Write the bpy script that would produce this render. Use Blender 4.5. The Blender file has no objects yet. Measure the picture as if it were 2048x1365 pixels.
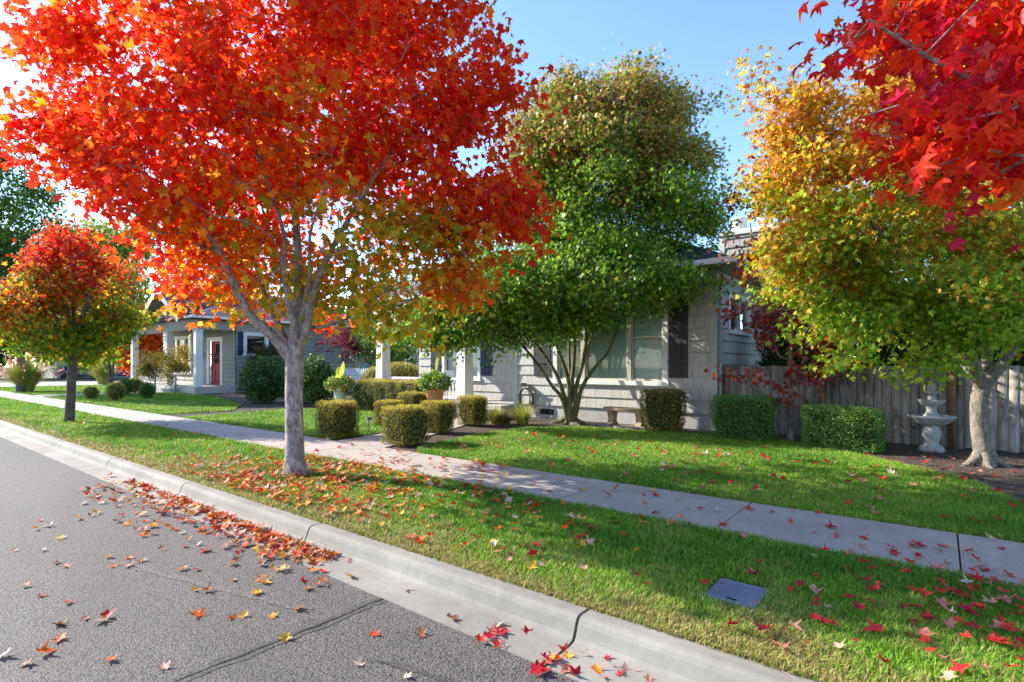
import bpy, math, random
import numpy as np
from mathutils import Vector

# ------------------------------------------------------------------ camera, sky, sun
SC = bpy.context.scene
COL = SC.collection
H = 1.5; F = 1080.0; HOR = 731.0
TH = math.radians(38.4); CT, ST = math.cos(TH), math.sin(TH)
cam = bpy.data.cameras.new("camera"); cam_o = bpy.data.objects.new("camera", cam); COL.objects.link(cam_o)
cam_o.location = (0, 0, H); cam_o.rotation_euler = (math.radians(90), 0, TH)
cam.sensor_width = 36; cam.lens = 36 * F / 2048; cam.shift_y = (HOR - 682.5) / 2048
cam.clip_start = 0.05; cam.clip_end = 3000
SC.camera = cam_o
SUN_EL = math.radians(29); SUN_AZ = math.radians(17)      # azimuth: the way shadows run, from +X towards +Y
w = bpy.data.worlds.new("World"); SC.world = w; w.use_nodes = True
nt = w.node_tree; sky = nt.nodes.new("ShaderNodeTexSky"); sky.sky_type = 'NISHITA'; sky.sun_disc = False
sky.sun_elevation = SUN_EL; sky.sun_rotation = math.atan2(-math.cos(SUN_AZ), -math.sin(SUN_AZ)) % (2 * math.pi)
sky.air_density = 1.0; sky.dust_density = 0.25; sky.ozone_density = 4.5
bg = nt.nodes["Background"]; bg.inputs[1].default_value = 0.15
nt.links.new(sky.outputs[0], bg.inputs[0])
sl = bpy.data.lights.new("sun", 'SUN'); sl.energy = 4.1; sl.angle = math.radians(0.5); sl.color = (1, 0.94, 0.84)
so = bpy.data.objects.new("sun", sl); COL.objects.link(so)
SD = Vector((math.cos(SUN_AZ) * math.cos(SUN_EL), math.sin(SUN_AZ) * math.cos(SUN_EL), -math.sin(SUN_EL)))
so.rotation_euler = SD.to_track_quat('-Z', 'Y').to_euler(); so.location = (-20, -10, 20)
SC.view_settings.view_transform = 'Standard'; SC.view_settings.look = 'None'
SC.view_settings.gamma = 1; SC.view_settings.exposure = 1.52
SC.cycles.max_bounces = 8; SC.cycles.diffuse_bounces = 6; SC.cycles.transparent_max_bounces = 10
SC.cycles.glossy_bounces = 2; SC.cycles.transmission_bounces = 4

# ------------------------------------------------------------------ helpers
def G(px, py, z=0.0):
    d = F * (H - z) / (py - HOR); l = (px - 1024) * d / F
    return (l * CT - d * ST, l * ST + d * CT)
def P(px, py, d):
    l = (px - 1024) * d / F
    return np.array((l * CT - d * ST, l * ST + d * CT, H + (HOR - py) * d / F))

def tag(o, label=None, cat=None, group=None, kind=None):
    if label: o["label"] = label
    if cat: o["category"] = cat
    if group: o["group"] = group
    if kind: o["kind"] = kind
    return o
def empty(name, loc, label, cat, group=None):
    o = bpy.data.objects.new(name, None); COL.objects.link(o); o.location = loc
    o.empty_display_size = 0.2
    return tag(o, label, cat, group)
def org(o):
    v = Vector((0, 0, 0))
    while o is not None: v += o.location; o = o.parent
    return v
def link(name, me, mat, parent=None, loc=None):
    o = bpy.data.objects.new(name, me); COL.objects.link(o)
    if mat: me.materials.append(mat)
    if parent: o.parent = parent
    return o
def np_mesh(name, V, FA, mat, parent=None, col=None, smooth=False, base=None):
    """V (n,3) world, FA list of (m,k) index arrays"""
    V = np.asarray(V, dtype=np.float32)
    b = np.array(org(parent), dtype=np.float32) if parent is not None else (np.array(base, dtype=np.float32) if base is not None else np.zeros(3, np.float32))
    V = V - b
    me = bpy.data.meshes.new(name); me.vertices.add(len(V)); me.vertices.foreach_set("co", V.ravel())
    if not isinstance(FA, list): FA = [FA]
    idx = np.concatenate([a.ravel() for a in FA]).astype(np.int32)
    tot = np.concatenate([np.full(len(a), a.shape[1], np.int32) for a in FA])
    st = np.concatenate([[0], np.cumsum(tot)[:-1]]).astype(np.int32)
    me.loops.add(len(idx)); me.loops.foreach_set("vertex_index", idx)
    me.polygons.add(len(tot)); me.polygons.foreach_set("loop_start", st)
    if smooth: me.polygons.foreach_set("use_smooth", np.ones(len(tot), bool))
    me.update(calc_edges=True)
    if col is not None:
        a = me.color_attributes.new("Col", 'FLOAT_COLOR', 'POINT')
        c = np.ones((len(V), 4), np.float32); c[:, :3] = col; a.data.foreach_set("color", c.ravel())
    o = link(name, me, mat, parent)
    if parent is None and base is not None: o.location = base
    return o

class MB:
    def __init__(s): s.v = []; s.f = []
    def add(s, vs, fs):
        n = len(s.v); s.v += [tuple(map(float, q)) for q in vs]; s.f += [tuple(n + i for i in f) for f in fs]; return s
    def box(s, x0, x1, y0, y1, z0, z1):
        return s.add([(x0,y0,z0),(x1,y0,z0),(x1,y1,z0),(x0,y1,z0),(x0,y0,z1),(x1,y0,z1),(x1,y1,z1),(x0,y1,z1)],
                     [(0,3,2,1),(4,5,6,7),(0,1,5,4),(1,2,6,5),(2,3,7,6),(3,0,4,7)])
    def hexa(s, b, t):      # bottom 4, top 4 points
        return s.add(list(b) + list(t), [(0,3,2,1),(4,5,6,7),(0,1,5,4),(1,2,6,5),(2,3,7,6),(3,0,4,7)])
    def taper(s, cx, cy, z0, z1, w0, w1):
        return s.hexa([(cx-w0,cy-w0,z0),(cx+w0,cy-w0,z0),(cx+w0,cy+w0,z0),(cx-w0,cy+w0,z0)],
                      [(cx-w1,cy-w1,z1),(cx+w1,cy-w1,z1),(cx+w1,cy+w1,z1),(cx-w1,cy+w1,z1)])
    def tube(s, pts, rad, k=8, cap=True):
        pts = [Vector(p) for p in pts]; n = len(pts)
        if not hasattr(rad, '__len__'): rad = [rad] * n
        t = (pts[1] - pts[0]).normalized(); a = t.orthogonal().normalized(); base = len(s.v)
        for i, p in enumerate(pts):
            t2 = (pts[min(i+1, n-1)] - pts[max(i-1, 0)])
            t2 = t2.normalized() if t2.length > 1e-9 else t
            a = (a - t2 * a.dot(t2)); a = a.normalized() if a.length > 1e-6 else t2.orthogonal().normalized()
            b = t2.cross(a); t = t2
            for j in range(k):
                g = 2 * math.pi * j / k; q = p + (a * math.cos(g) + b * math.sin(g)) * rad[i]; s.v.append(tuple(q))
        for i in range(n - 1):
            for j in range(k):
                a0 = base + i*k + j; a1 = base + i*k + (j+1) % k; s.f.append((a0, a1, a1 + k, a0 + k))
        if cap: s.f.append(tuple(base + j for j in range(k))[::-1]); s.f.append(tuple(base + (n-1)*k + j for j in range(k)))
        return s
    def lathe(s, prof, c, k=32, lobes=0, amp=0.0):
        base = len(s.v); n = len(prof)
        for (r, z) in prof:
            for j in range(k):
                g = 2 * math.pi * j / k; rr = r * (1 + amp * abs(math.cos(lobes * g / 2)) if lobes else 1)
                s.v.append((c[0] + rr * math.cos(g), c[1] + rr * math.sin(g), c[2] + z))
        for i in range(n - 1):
            for j in range(k):
                a0 = base + i*k + j; a1 = base + i*k + (j+1) % k; s.f.append((a0, a1, a1 + k, a0 + k))
        s.f.append(tuple(base + j for j in range(k))[::-1]); s.f.append(tuple(base + (n-1)*k + j for j in range(k)))
        return s
    def build(s, name, mat, parent=None, smooth=False, bevel=0, base=None):
        b = org(parent) if parent is not None else (Vector(base) if base is not None else Vector((0,0,0)))
        me = bpy.data.meshes.new(name); me.from_pydata([(x-b.x, y-b.y, z-b.z) for x, y, z in s.v], [], s.f); me.update()
        if smooth: me.polygons.foreach_set("use_smooth", [True] * len(me.polygons))
        o = link(name, me, mat, parent)
        if parent is None and base is not None: o.location = base
        if bevel:
            m = o.modifiers.new("bevel", 'BEVEL'); m.width = bevel; m.segments = 2; m.limit_method = 'ANGLE'
        return o

class Frame:    # a wall's own axes: u along it, n out of it
    def __init__(s, o, u, n): s.o = o; s.u = u; s.n = n
    def p(s, u, v, z): return (s.o[0] + s.u[0]*u + s.n[0]*v, s.o[1] + s.u[1]*u + s.n[1]*v, z)
    def box(s, mb, u0, u1, v0, v1, z0, z1, v0t=None, v1t=None):
        v0t = v0 if v0t is None else v0t; v1t = v1 if v1t is None else v1t
        b = [s.p(u0,v0,z0), s.p(u1,v0,z0), s.p(u1,v1,z0), s.p(u0,v1,z0)]
        t = [s.p(u0,v0t,z1), s.p(u1,v0t,z1), s.p(u1,v1t,z1), s.p(u0,v1t,z1)]
        return mb.hexa(b, t)

# ------------------------------------------------------------------ materials
def mat_new(name):
    m = bpy.data.materials.new(name); m.use_nodes = True; t = m.node_tree
    return m, t, t.nodes["Principled BSDF"], t.nodes["Material Output"]
def coords(t, scale=(1,1,1), kind="Object"):
    c = t.nodes.new("ShaderNodeTexCoord"); mp = t.nodes.new("ShaderNodeMapping"); mp.inputs["Scale"].default_value = scale
    t.links.new(c.outputs[kind], mp.inputs[0]); return mp.outputs[0]
def wcoords(t, scale=(1,1,1)):
    c = t.nodes.new("ShaderNodeNewGeometry"); mp = t.nodes.new("ShaderNodeMapping"); mp.inputs["Scale"].default_value = scale
    t.links.new(c.outputs["Position"], mp.inputs[0]); return mp.outputs[0]
def noise(t, vec, scale, detail=4, rough=0.55, dist=0.0):
    n = t.nodes.new("ShaderNodeTexNoise"); n.inputs["Scale"].default_value = scale; n.inputs["Detail"].default_value = detail
    n.inputs["Roughness"].default_value = rough; n.inputs["Distortion"].default_value = dist
    t.links.new(vec, n.inputs["Vector"]); return n.outputs[0]
def ramp(t, fac, stops, interp='LINEAR'):
    r = t.nodes.new("ShaderNodeValToRGB"); r.color_ramp.interpolation = interp
    e = r.color_ramp.elements
    while len(e) < len(stops): e.new(0.5)
    for i, (p, c) in enumerate(stops):
        e[i].position = p; e[i].color = (c[0], c[1], c[2], 1) if hasattr(c, '__len__') else (c, c, c, 1)
    t.links.new(fac, r.inputs[0]); return r.outputs[0]
def mix(t, fac, a, b, mode='MIX'):
    m = t.nodes.new("ShaderNodeMix"); m.data_type = 'RGBA'; m.blend_type = mode
    for k, val in ((0, fac), (6, a), (7, b)):
        sock = m.inputs[k]
        if hasattr(val, 'links'): t.links.new(val, sock)
        elif hasattr(val, '__len__'): sock.default_value = (val[0], val[1], val[2], 1)
        else: sock.default_value = val if k == 0 else (val, val, val, 1)
    return m.outputs[2]
def bump(t, bsdf, h, strength, dist=0.01):
    b = t.nodes.new("ShaderNodeBump"); b.inputs["Strength"].default_value = strength; b.inputs["Distance"].default_value = dist
    t.links.new(h, b.inputs["Height"]); t.links.new(b.outputs[0], bsdf.inputs["Normal"])
def plain(name, c, rough=0.6, var=0.12, scale=3.0, bumps=0.15, metal=0.0, bscale=60, bd=0.004):
    m, t, b, o = mat_new(name); v = wcoords(t)
    n = noise(t, v, scale, 5); lo = [x * (1 - var) for x in c]; hi = [x * (1 + var) for x in c]
    t.links.new(ramp(t, n, [(0.3, lo), (0.7, hi)]), b.inputs["Base Color"])
    b.inputs["Roughness"].default_value = rough; b.inputs["Metallic"].default_value = metal; b.inputs["Specular IOR Level"].default_value = 0.25
    if bumps: bump(t, b, noise(t, v, bscale, 3), bumps, bd)
    return m
def leafmat(name, trans=0.4, rough=0.5, tint=(1,1,1), spec=0.25):
    m, t, b, o = mat_new(name)
    a = t.nodes.new("ShaderNodeAttribute"); a.attribute_name = "Col"
    class Q: outputs = [mix(t, 1.0, a.outputs[0], ramp(t, noise(t, wcoords(t), 30, 3, .6), [(0.3, (.68,.62,.6)), (0.6, (1.12,1.12,1.12))]), 'MULTIPLY')]
    a = Q
    b.inputs["Roughness"].default_value = rough; b.inputs["Specular IOR Level"].default_value = spec
    tr = t.nodes.new("ShaderNodeBsdfTranslucent"); mx = t.nodes.new("ShaderNodeMixShader"); mx.inputs[0].default_value = trans
    t.links.new(a.outputs[0], b.inputs["Base Color"])
    t.links.new(mix(t, 1.0, a.outputs[0], tint, 'MULTIPLY'), tr.inputs[0])
    t.links.new(b.outputs[0], mx.inputs[1]); t.links.new(tr.outputs[0], mx.inputs[2]); t.links.new(mx.outputs[0], o.inputs[0])
    return m
def barkmat(name, c1, c2, sc=(11,11,3.2), patches=None):
    m, t, b, o = mat_new(name); v = wcoords(t, sc); n = noise(t, v, 2.0, 8, 0.65, 0.6)
    n2 = noise(t, wcoords(t), 5.0, 4)
    c = mix(t, ramp(t, n, [(0.38, 0.0), (0.62, 1.0)]), c1, c2)
    c = mix(t, ramp(t, n2, [(0.45, 0.0), (0.75, 0.6)]), c, patches or [x * 1.25 for x in c2])
    n4 = noise(t, wcoords(t, (3, 3, 16)), 2.6, 6, .7); c = mix(t, ramp(t, n4, [(0.60, 0.0), (0.68, .75)]), c, [x * .6 for x in c1])
    n5 = noise(t, wcoords(t), 9, 6, .7); c = mix(t, 1.0, c, ramp(t, n5, [(0.35, .68), (0.6, 1.1)]), 'MULTIPLY')
    t.links.new(c, b.inputs["Base Color"]); b.inputs["Roughness"].default_value = 0.85
    bump(t, b, mix(t, .4, n, n5), 1.0, 0.05); return m

def asphalt_mat(nm="asphalt", kk=1.0, bs=0.9):
    m, t, b, o = mat_new(nm); v = wcoords(t)
    vo = t.nodes.new("ShaderNodeTexVoronoi"); vo.inputs["Scale"].default_value = 95; t.links.new(v, vo.inputs["Vector"])
    big = noise(t, wcoords(t, (.25, 1.2, 1)), 0.9, 5, .65); fine = noise(t, v, 260, 2)
    c = ramp(t, vo.outputs["Distance"], [(0.0, (0.175,0.152,0.13)), (0.45, (0.12,0.103,0.09)), (0.75, (0.03,0.029,0.029))])
    sp = ramp(t, vo.outputs["Color"], [(0.1, 0.62), (0.9, 1.35)])
    c = mix(t, 1.0, c, sp, 'MULTIPLY')
    c = mix(t, 1.0, c, ramp(t, big, [(0.3, 0.8 * kk), (0.7, 1.2 * kk)]), 'MULTIPLY')
    t.links.new(c, b.inputs["Base Color"]); b.inputs["Roughness"].default_value = 0.8
    h = mix(t, 0.35, ramp(t, vo.outputs["Distance"], [(0.0, 1.0), (0.8, 0.0)]), fine)
    bump(t, b, h, bs, 0.006); return m
def concrete_mat(name, c, stain=0.25, streak=True):
    m, t, b, o = mat_new(name); v = wcoords(t)
    n = noise(t, v, 1.3, 6, 0.6); n2 = noise(t, v, 14, 6, 0.7); n3 = noise(t, wcoords(t, (0.5, 9, 9)), 2.2, 6, 0.7)
    k = mix(t, 1.0, ramp(t, n, [(0.3, 1 - stain), (0.65, 1.06)]), ramp(t, n2, [(0.3, 0.88), (0.6, 1.04)]), 'MULTIPLY')
    if streak: k = mix(t, 1.0, k, ramp(t, n3, [(0.34, 0.80), (0.52, 1.0)]), 'MULTIPLY')
    t.links.new(mix(t, 1.0, k, c, 'MULTIPLY'), b.inputs["Base Color"]); b.inputs["Roughness"].default_value = 0.85
    bump(t, b, noise(t, v, 160, 4), 0.45, 0.004); return m
def mulch_mat():
    m, t, b, o = mat_new("mulch"); v = wcoords(t)
    vo = t.nodes.new("ShaderNodeTexVoronoi"); vo.inputs["Scale"].default_value = 38; t.links.new(v, vo.inputs["Vector"])
    n = noise(t, v, 1.2, 5); n2 = noise(t, v, 25, 5)
    c = ramp(t, vo.outputs["Color"], [(0.0, (0.025,0.015,0.011)), (0.5, (0.075,0.045,0.032)), (0.85, (0.15,0.10,0.07)), (1.0, (0.28,0.19,0.13))])
    c = mix(t, 1.0, c, ramp(t, n2, [(0.3, 0.5), (0.7, 1.4)]), 'MULTIPLY')
    c = mix(t, ramp(t, n, [(0.5, 0.0), (0.75, 0.55)]), c, (0.06, 0.075, 0.02))
    t.links.new(c, b.inputs["Base Color"]); b.inputs["Roughness"].default_value = 0.95
    bump(t, b, vo.outputs["Distance"], 1.0, 0.03); return m
def turf_mat():
    m, t, b, o = mat_new("turf"); v = wcoords(t)
    n = noise(t, v, 60, 4); n2 = noise(t, v, 1.1, 4)
    c = ramp(t, n, [(0.3, (0.012,0.03,0.006)), (0.7, (0.05,0.10,0.015))])
    c = mix(t, ramp(t, n2, [(0.45, 0.0), (0.7, 0.5)]), c, (0.07, 0.07, 0.02))
    t.links.new(c, b.inputs["Base Color"]); b.inputs["Roughness"].default_value = 0.9
    bump(t, b, n, 1.0, 0.03); return m
def wood_mat(name, dark, mid, light, axis=(9, 9, 0.8)):
    m, t, b, o = mat_new(name); v = wcoords(t, axis)
    n = noise(t, v, 3.5, 8, 0.65, 1.2); n2 = noise(t, wcoords(t, (1.5, 1.5, 0.7)), 2.2, 3); n3 = noise(t, wcoords(t, (6, 6, 6)), 1.1, 2, 0.4)
    c = ramp(t, n, [(0.28, dark), (0.5, mid), (0.75, light)])
    c = mix(t, 1.0, c, ramp(t, n2, [(0.3, 0.72), (0.7, 1.25)]), 'MULTIPLY')
    c = mix(t, ramp(t, n3, [(0.70, 0.0), (0.76, 0.85)]), c, [x * 0.25 for x in dark])
    oi = t.nodes.new("ShaderNodeAttribute"); oi.attribute_name = "Col"
    c = mix(t, 1.0, c, oi.outputs[0], 'MULTIPLY')
    t.links.new(c, b.inputs["Base Color"]); b.inputs["Roughness"].default_value = 0.85
    bump(t, b, n, 0.6, 0.008); return m
def shingle_mat(name, c, var=0.1):
    m, t, b, o = mat_new(name); v = wcoords(t, (110, 110, 3)); n = noise(t, v, 1.0, 3)
    n2 = noise(t, wcoords(t), 2.5, 4)
    k = mix(t, 1.0, ramp(t, n, [(0.3, 1 - var), (0.7, 1 + var * 0.4)]), ramp(t, n2, [(0.3, 0.9), (0.7, 1.08)]), 'MULTIPLY')
    t.links.new(mix(t, 1.0, k, c, 'MULTIPLY'), b.inputs["Base Color"]); b.inputs["Roughness"].default_value = 0.7
    bump(t, b, n, 0.5, 0.006); return m
def roof_mat(name, c):
    m, t, b, o = mat_new(name); v = wcoords(t, (1, 1, 1))
    br = t.nodes.new("ShaderNodeTexBrick"); br.inputs["Scale"].default_value = 3.4
    br.inputs["Color1"].default_value = (*c, 1); br.inputs["Color2"].default_value = (*[x * 0.55 for x in c], 1); br.inputs["Mortar"].default_value = (*[x * 0.3 for x in c], 1)
    br.inputs["Mortar Size"].default_value = 0.012; t.links.new(v, br.inputs["Vector"])
    n = noise(t, v, 90, 3)
    t.links.new(mix(t, 1.0, br.outputs[0], ramp(t, n, [(0.3, 0.6), (0.7, 1.5)]), 'MULTIPLY'), b.inputs["Base Color"])
    b.inputs["Roughness"].default_value = 0.8; bump(t, b, n, 0.5, 0.01); return m
def glass_mat(name="window_glass", tint=(0.92, 0.98, 0.96), refl=0.02):
    m, t, b, o = mat_new(name)
    tr = t.nodes.new("ShaderNodeBsdfTransparent"); tr.inputs[0].default_value = (*tint, 1)
    gl = t.nodes.new("ShaderNodeBsdfGlossy"); gl.inputs["Roughness"].default_value = 0.03
    fr = t.nodes.new("ShaderNodeFresnel"); fr.inputs[0].default_value = 1.5
    ad = t.nodes.new("ShaderNodeMath"); ad.operation = 'ADD'; ad.inputs[1].default_value = refl; t.links.new(fr.outputs[0], ad.inputs[0])
    mx = t.nodes.new("ShaderNodeMixShader"); t.links.new(ad.outputs[0], mx.inputs[0])
    t.links.new(tr.outputs[0], mx.inputs[1]); t.links.new(gl.outputs[0], mx.inputs[2]); t.links.new(mx.outputs[0], o.inputs[0])
    return m

def sc_(L, k): return [tuple(min(.85, x * k) for x in c) for c in L]
M = dict(
    asphalt=asphalt_mat(), kerb=concrete_mat("kerb_concrete", (0.272, 0.25, 0.212), 0.34, False), walk=concrete_mat("walk_concrete", (0.385, 0.33, 0.275), 0.18, False),
    mulch=mulch_mat(), turf=turf_mat(), porchc=concrete_mat("porch_concrete", (0.45, 0.43, 0.40), 0.2, False),
    white=plain("white_paint", (0.74, 0.73, 0.70), 0.5, 0.05, 2, 0.08), cream=plain("cream_trim", (0.50, 0.46, 0.40), 0.55, 0.06),
    siding=shingle_mat("grey_shingle_siding", (0.47, 0.445, 0.405)), nsiding=shingle_mat("taupe_lap_siding", (0.33, 0.315, 0.275), 0.05),
    shutter=plain("charcoal_shutter", (0.045, 0.042, 0.045), 0.55, 0.1), navy=plain("navy_shutter", (0.02, 0.03, 0.06), 0.5, 0.1),
    door=plain("red_door", (0.36, 0.022, 0.032), 0.6, 0.08), roof=roof_mat("dark_roof_shingle", (0.045, 0.055, 0.07)),
    nroof=roof_mat("purple_grey_roof_shingle", (0.055, 0.045, 0.055)), glass=glass_mat(), dark=plain("dark_interior", (0.012, 0.014, 0.016), 0.9, 0.1, 2, 0),
    blind=plain("blind_slat", (0.80, 0.86, 0.82), 0.5, 0.04, 3, 0), metal=plain("dark_metal", (0.05, 0.05, 0.05), 0.4, 0.1, 3, 0, 0.7),
    galv=plain("grey_downspout", (0.33, 0.34, 0.35), 0.4, 0.05, 3, 0), stone=plain("cast_stone", (0.36, 0.27, 0.17), 0.9, 0.4, 7, 0.7, 0, 45, 0.01),
    fount=concrete_mat("fountain_concrete", (0.42, 0.42, 0.42), 0.45), fence=wood_mat("weathered_fence_boards", (0.07,0.06,0.053), (0.235,0.212,0.19), (0.40,0.37,0.34)),
    cedar=wood_mat("cedar_post", (0.10,0.045,0.02), (0.22,0.11,0.05), (0.33,0.18,0.09)),
    leaf=leafmat("maple_leaf", 0.68, 0.5), dryleaf=leafmat("fallen_leaf", 0.25, 0.55), gleaf=leafmat("green_leaf", 0.45, 0.42, spec=0.4),
    gloss=leafmat("glossy_leaf", 0.22, 0.28, spec=0.5), blade=leafmat("grass_blade", 0.35, 0.5, spec=0.3),
    bark=barkmat("maple_bark", (0.14,0.10,0.09), (0.44,0.37,0.34)), bark2=barkmat("mossy_bark", (0.07,0.065,0.03), (0.19,0.18,0.085), (10,10,3)),
    bark3=barkmat("pale_bark", (0.12,0.095,0.07), (0.31,0.26,0.205), (16,16,3)), bark4=barkmat("dark_bark", (0.06,0.045,0.04), (0.16,0.12,0.10)),
    rubber=plain("rubber", (0.02, 0.02, 0.02), 0.6, 0.1), hose=plain("hose_rubber", (0.10, 0.12, 0.10), 0.4, 0.5, 40, 0),
    terra=plain("terracotta", (0.55, 0.27, 0.10), 0.8, 0.15), pot=plain("pale_pot", (0.62, 0.60, 0.56), 0.7, 0.1),
    cushion=plain("cushion", (0.66, 0.63, 0.58), 0.9, 0.05), skin=plain("skin", (0.35, 0.19, 0.13), 0.6, 0.05, 3, 0), shirt=plain("blue_shirt", (0.32, 0.42, 0.70), 0.8, 0.1, 8, 0),
    trouser=plain("dark_trousers", (0.03, 0.035, 0.05), 0.8, 0.1, 8, 0), hair=plain("dark_hair", (0.03, 0.02, 0.015), 0.7, 0.1, 8, 0),
    lid=None, bluecar=plain("blue_car_paint", (0.015, 0.04, 0.13), 0.25, 0.05, 3, 0, 0.3), rock=plain("flagstone", (0.22, 0.17, 0.15), 0.9, 0.3, 6, 0.6),
    greycar=plain("grey_car_paint", (0.09, 0.11, 0.14), 0.25, 0.05, 3, 0, 0.3), lampg=plain("frosted_lamp_glass", (0.7, 0.7, 0.66), 0.3, 0.03, 3, 0),
)
def lid_mat():
    m, t, b, o = mat_new("utility_lid"); v = wcoords(t); n = noise(t, v, 5, 5)
    ch = t.nodes.new("ShaderNodeTexChecker"); ch.inputs["Scale"].default_value = 75; t.links.new(v, ch.inputs["Vector"])
    c = mix(t, 1.0, ramp(t, n, [(0.3, (0.12,0.15,0.20)), (0.7, (0.22,0.26,0.31))]), ramp(t, ch.outputs[1], [(0, 0.75), (1, 1.08)]), 'MULTIPLY')
    t.links.new(c, b.inputs["Base Color"]); b.inputs["Roughness"].default_value = 0.7; bump(t, b, ch.outputs[1], 0.5, 0.003); return m
M["lid"] = lid_mat()

# ------------------------------------------------------------------ foliage tools
def snoise(p, seed, sc):
    r = np.random.RandomState(seed); out = np.zeros(len(p))
    for k in range(5):
        d = r.normal(size=3); d /= np.linalg.norm(d); f = sc * (0.6 + 1.6 * r.rand()); out += np.sin(p @ d * f * 2 * math.pi + r.rand() * 6.28)
    return out / 2.6
def unit(a): return a / np.maximum(np.linalg.norm(a, axis=-1, keepdims=True), 1e-9)
def fan(outline, c):
    V = np.array([c] + outline, float); n = len(outline)
    return V, np.array([(0, 1 + i, 1 + (i + 1) % n) for i in range(n)])
TM = {
    'maple': fan([(0,0,0),(.36,.02,-.22),(.30,.27,-.04),(.50,.66,-.30),(.20,.58,.0),(.04,.98,-.30),(-.22,.60,.02),(-.56,.56,-.12),(-.31,.28,.04),(-.40,.04,-.10)], (0,.38,.06)),
    'jmap': fan([(0,0,0),(.46,.02,-.08),(.24,.24,.02),(.62,.54,-.1),(.20,.48,.02),(0,1,-.16),(-.20,.48,.02),(-.62,.54,-.1),(-.24,.24,.02),(-.46,.02,-.08)], (0,.3,-.02)),
    'oval': (np.array([(0,0,0),(.27,.45,.1),(0,1,-.04),(-.27,.45,.1)], float), np.array([(0,1,2),(0,2,3)])),
    'round': (np.array([(0,0,0),(.42,.15,.07),(.46,.6,.05),(0,1,-.08),(-.46,.6,.05),(-.42,.15,.07)], float), np.array([(0,1,2,3),(0,3,4,5)])),
    'blade': (np.array([(-.5,0,0),(.5,0,0),(.36,.55,.0),(-.36,.55,.0),(0,1,.0)], float), None),
}
def leaf_arrays(pos, tip, nrm, size, col, tm):
    T, Fc = TM[tm]; tip = unit(tip); side = unit(np.cross(nrm, tip)); nrm = np.cross(tip, side)
    N = len(pos); size = size[:, None, None]
    V = pos[:, None, :] + size * (T[None, :, 0:1] * side[:, None, :] + T[None, :, 1:2] * tip[:, None, :] + T[None, :, 2:3] * nrm[:, None, :])
    FF = (Fc[None] + (np.arange(N) * len(T))[:, None, None]).reshape(-1, Fc.shape[1])
    return V.reshape(-1, 3), FF, np.repeat(col, len(T), axis=0)
def leaves(name, parent, mat, pos, tip, nrm, size, col, tm, extra=None):
    V, FF, C = leaf_arrays(pos, tip, nrm, size, col, tm); FA = [FF]
    if extra is not None:   # (V, F, C) of an inner twig core
        FA.append(extra[1] + len(V)); V = np.vstack([V, extra[0]]); C = np.vstack([C, extra[2]])
    return np_mesh(name, V, FA, mat, parent, C)
def pick(rs, n, pal, wts):
    pal = np.array(pal); i = rs.choice(len(pal), n, p=np.array(wts) / sum(wts)); return pal[i] * (0.8 + 0.4 * rs.rand(n, 1))

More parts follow.
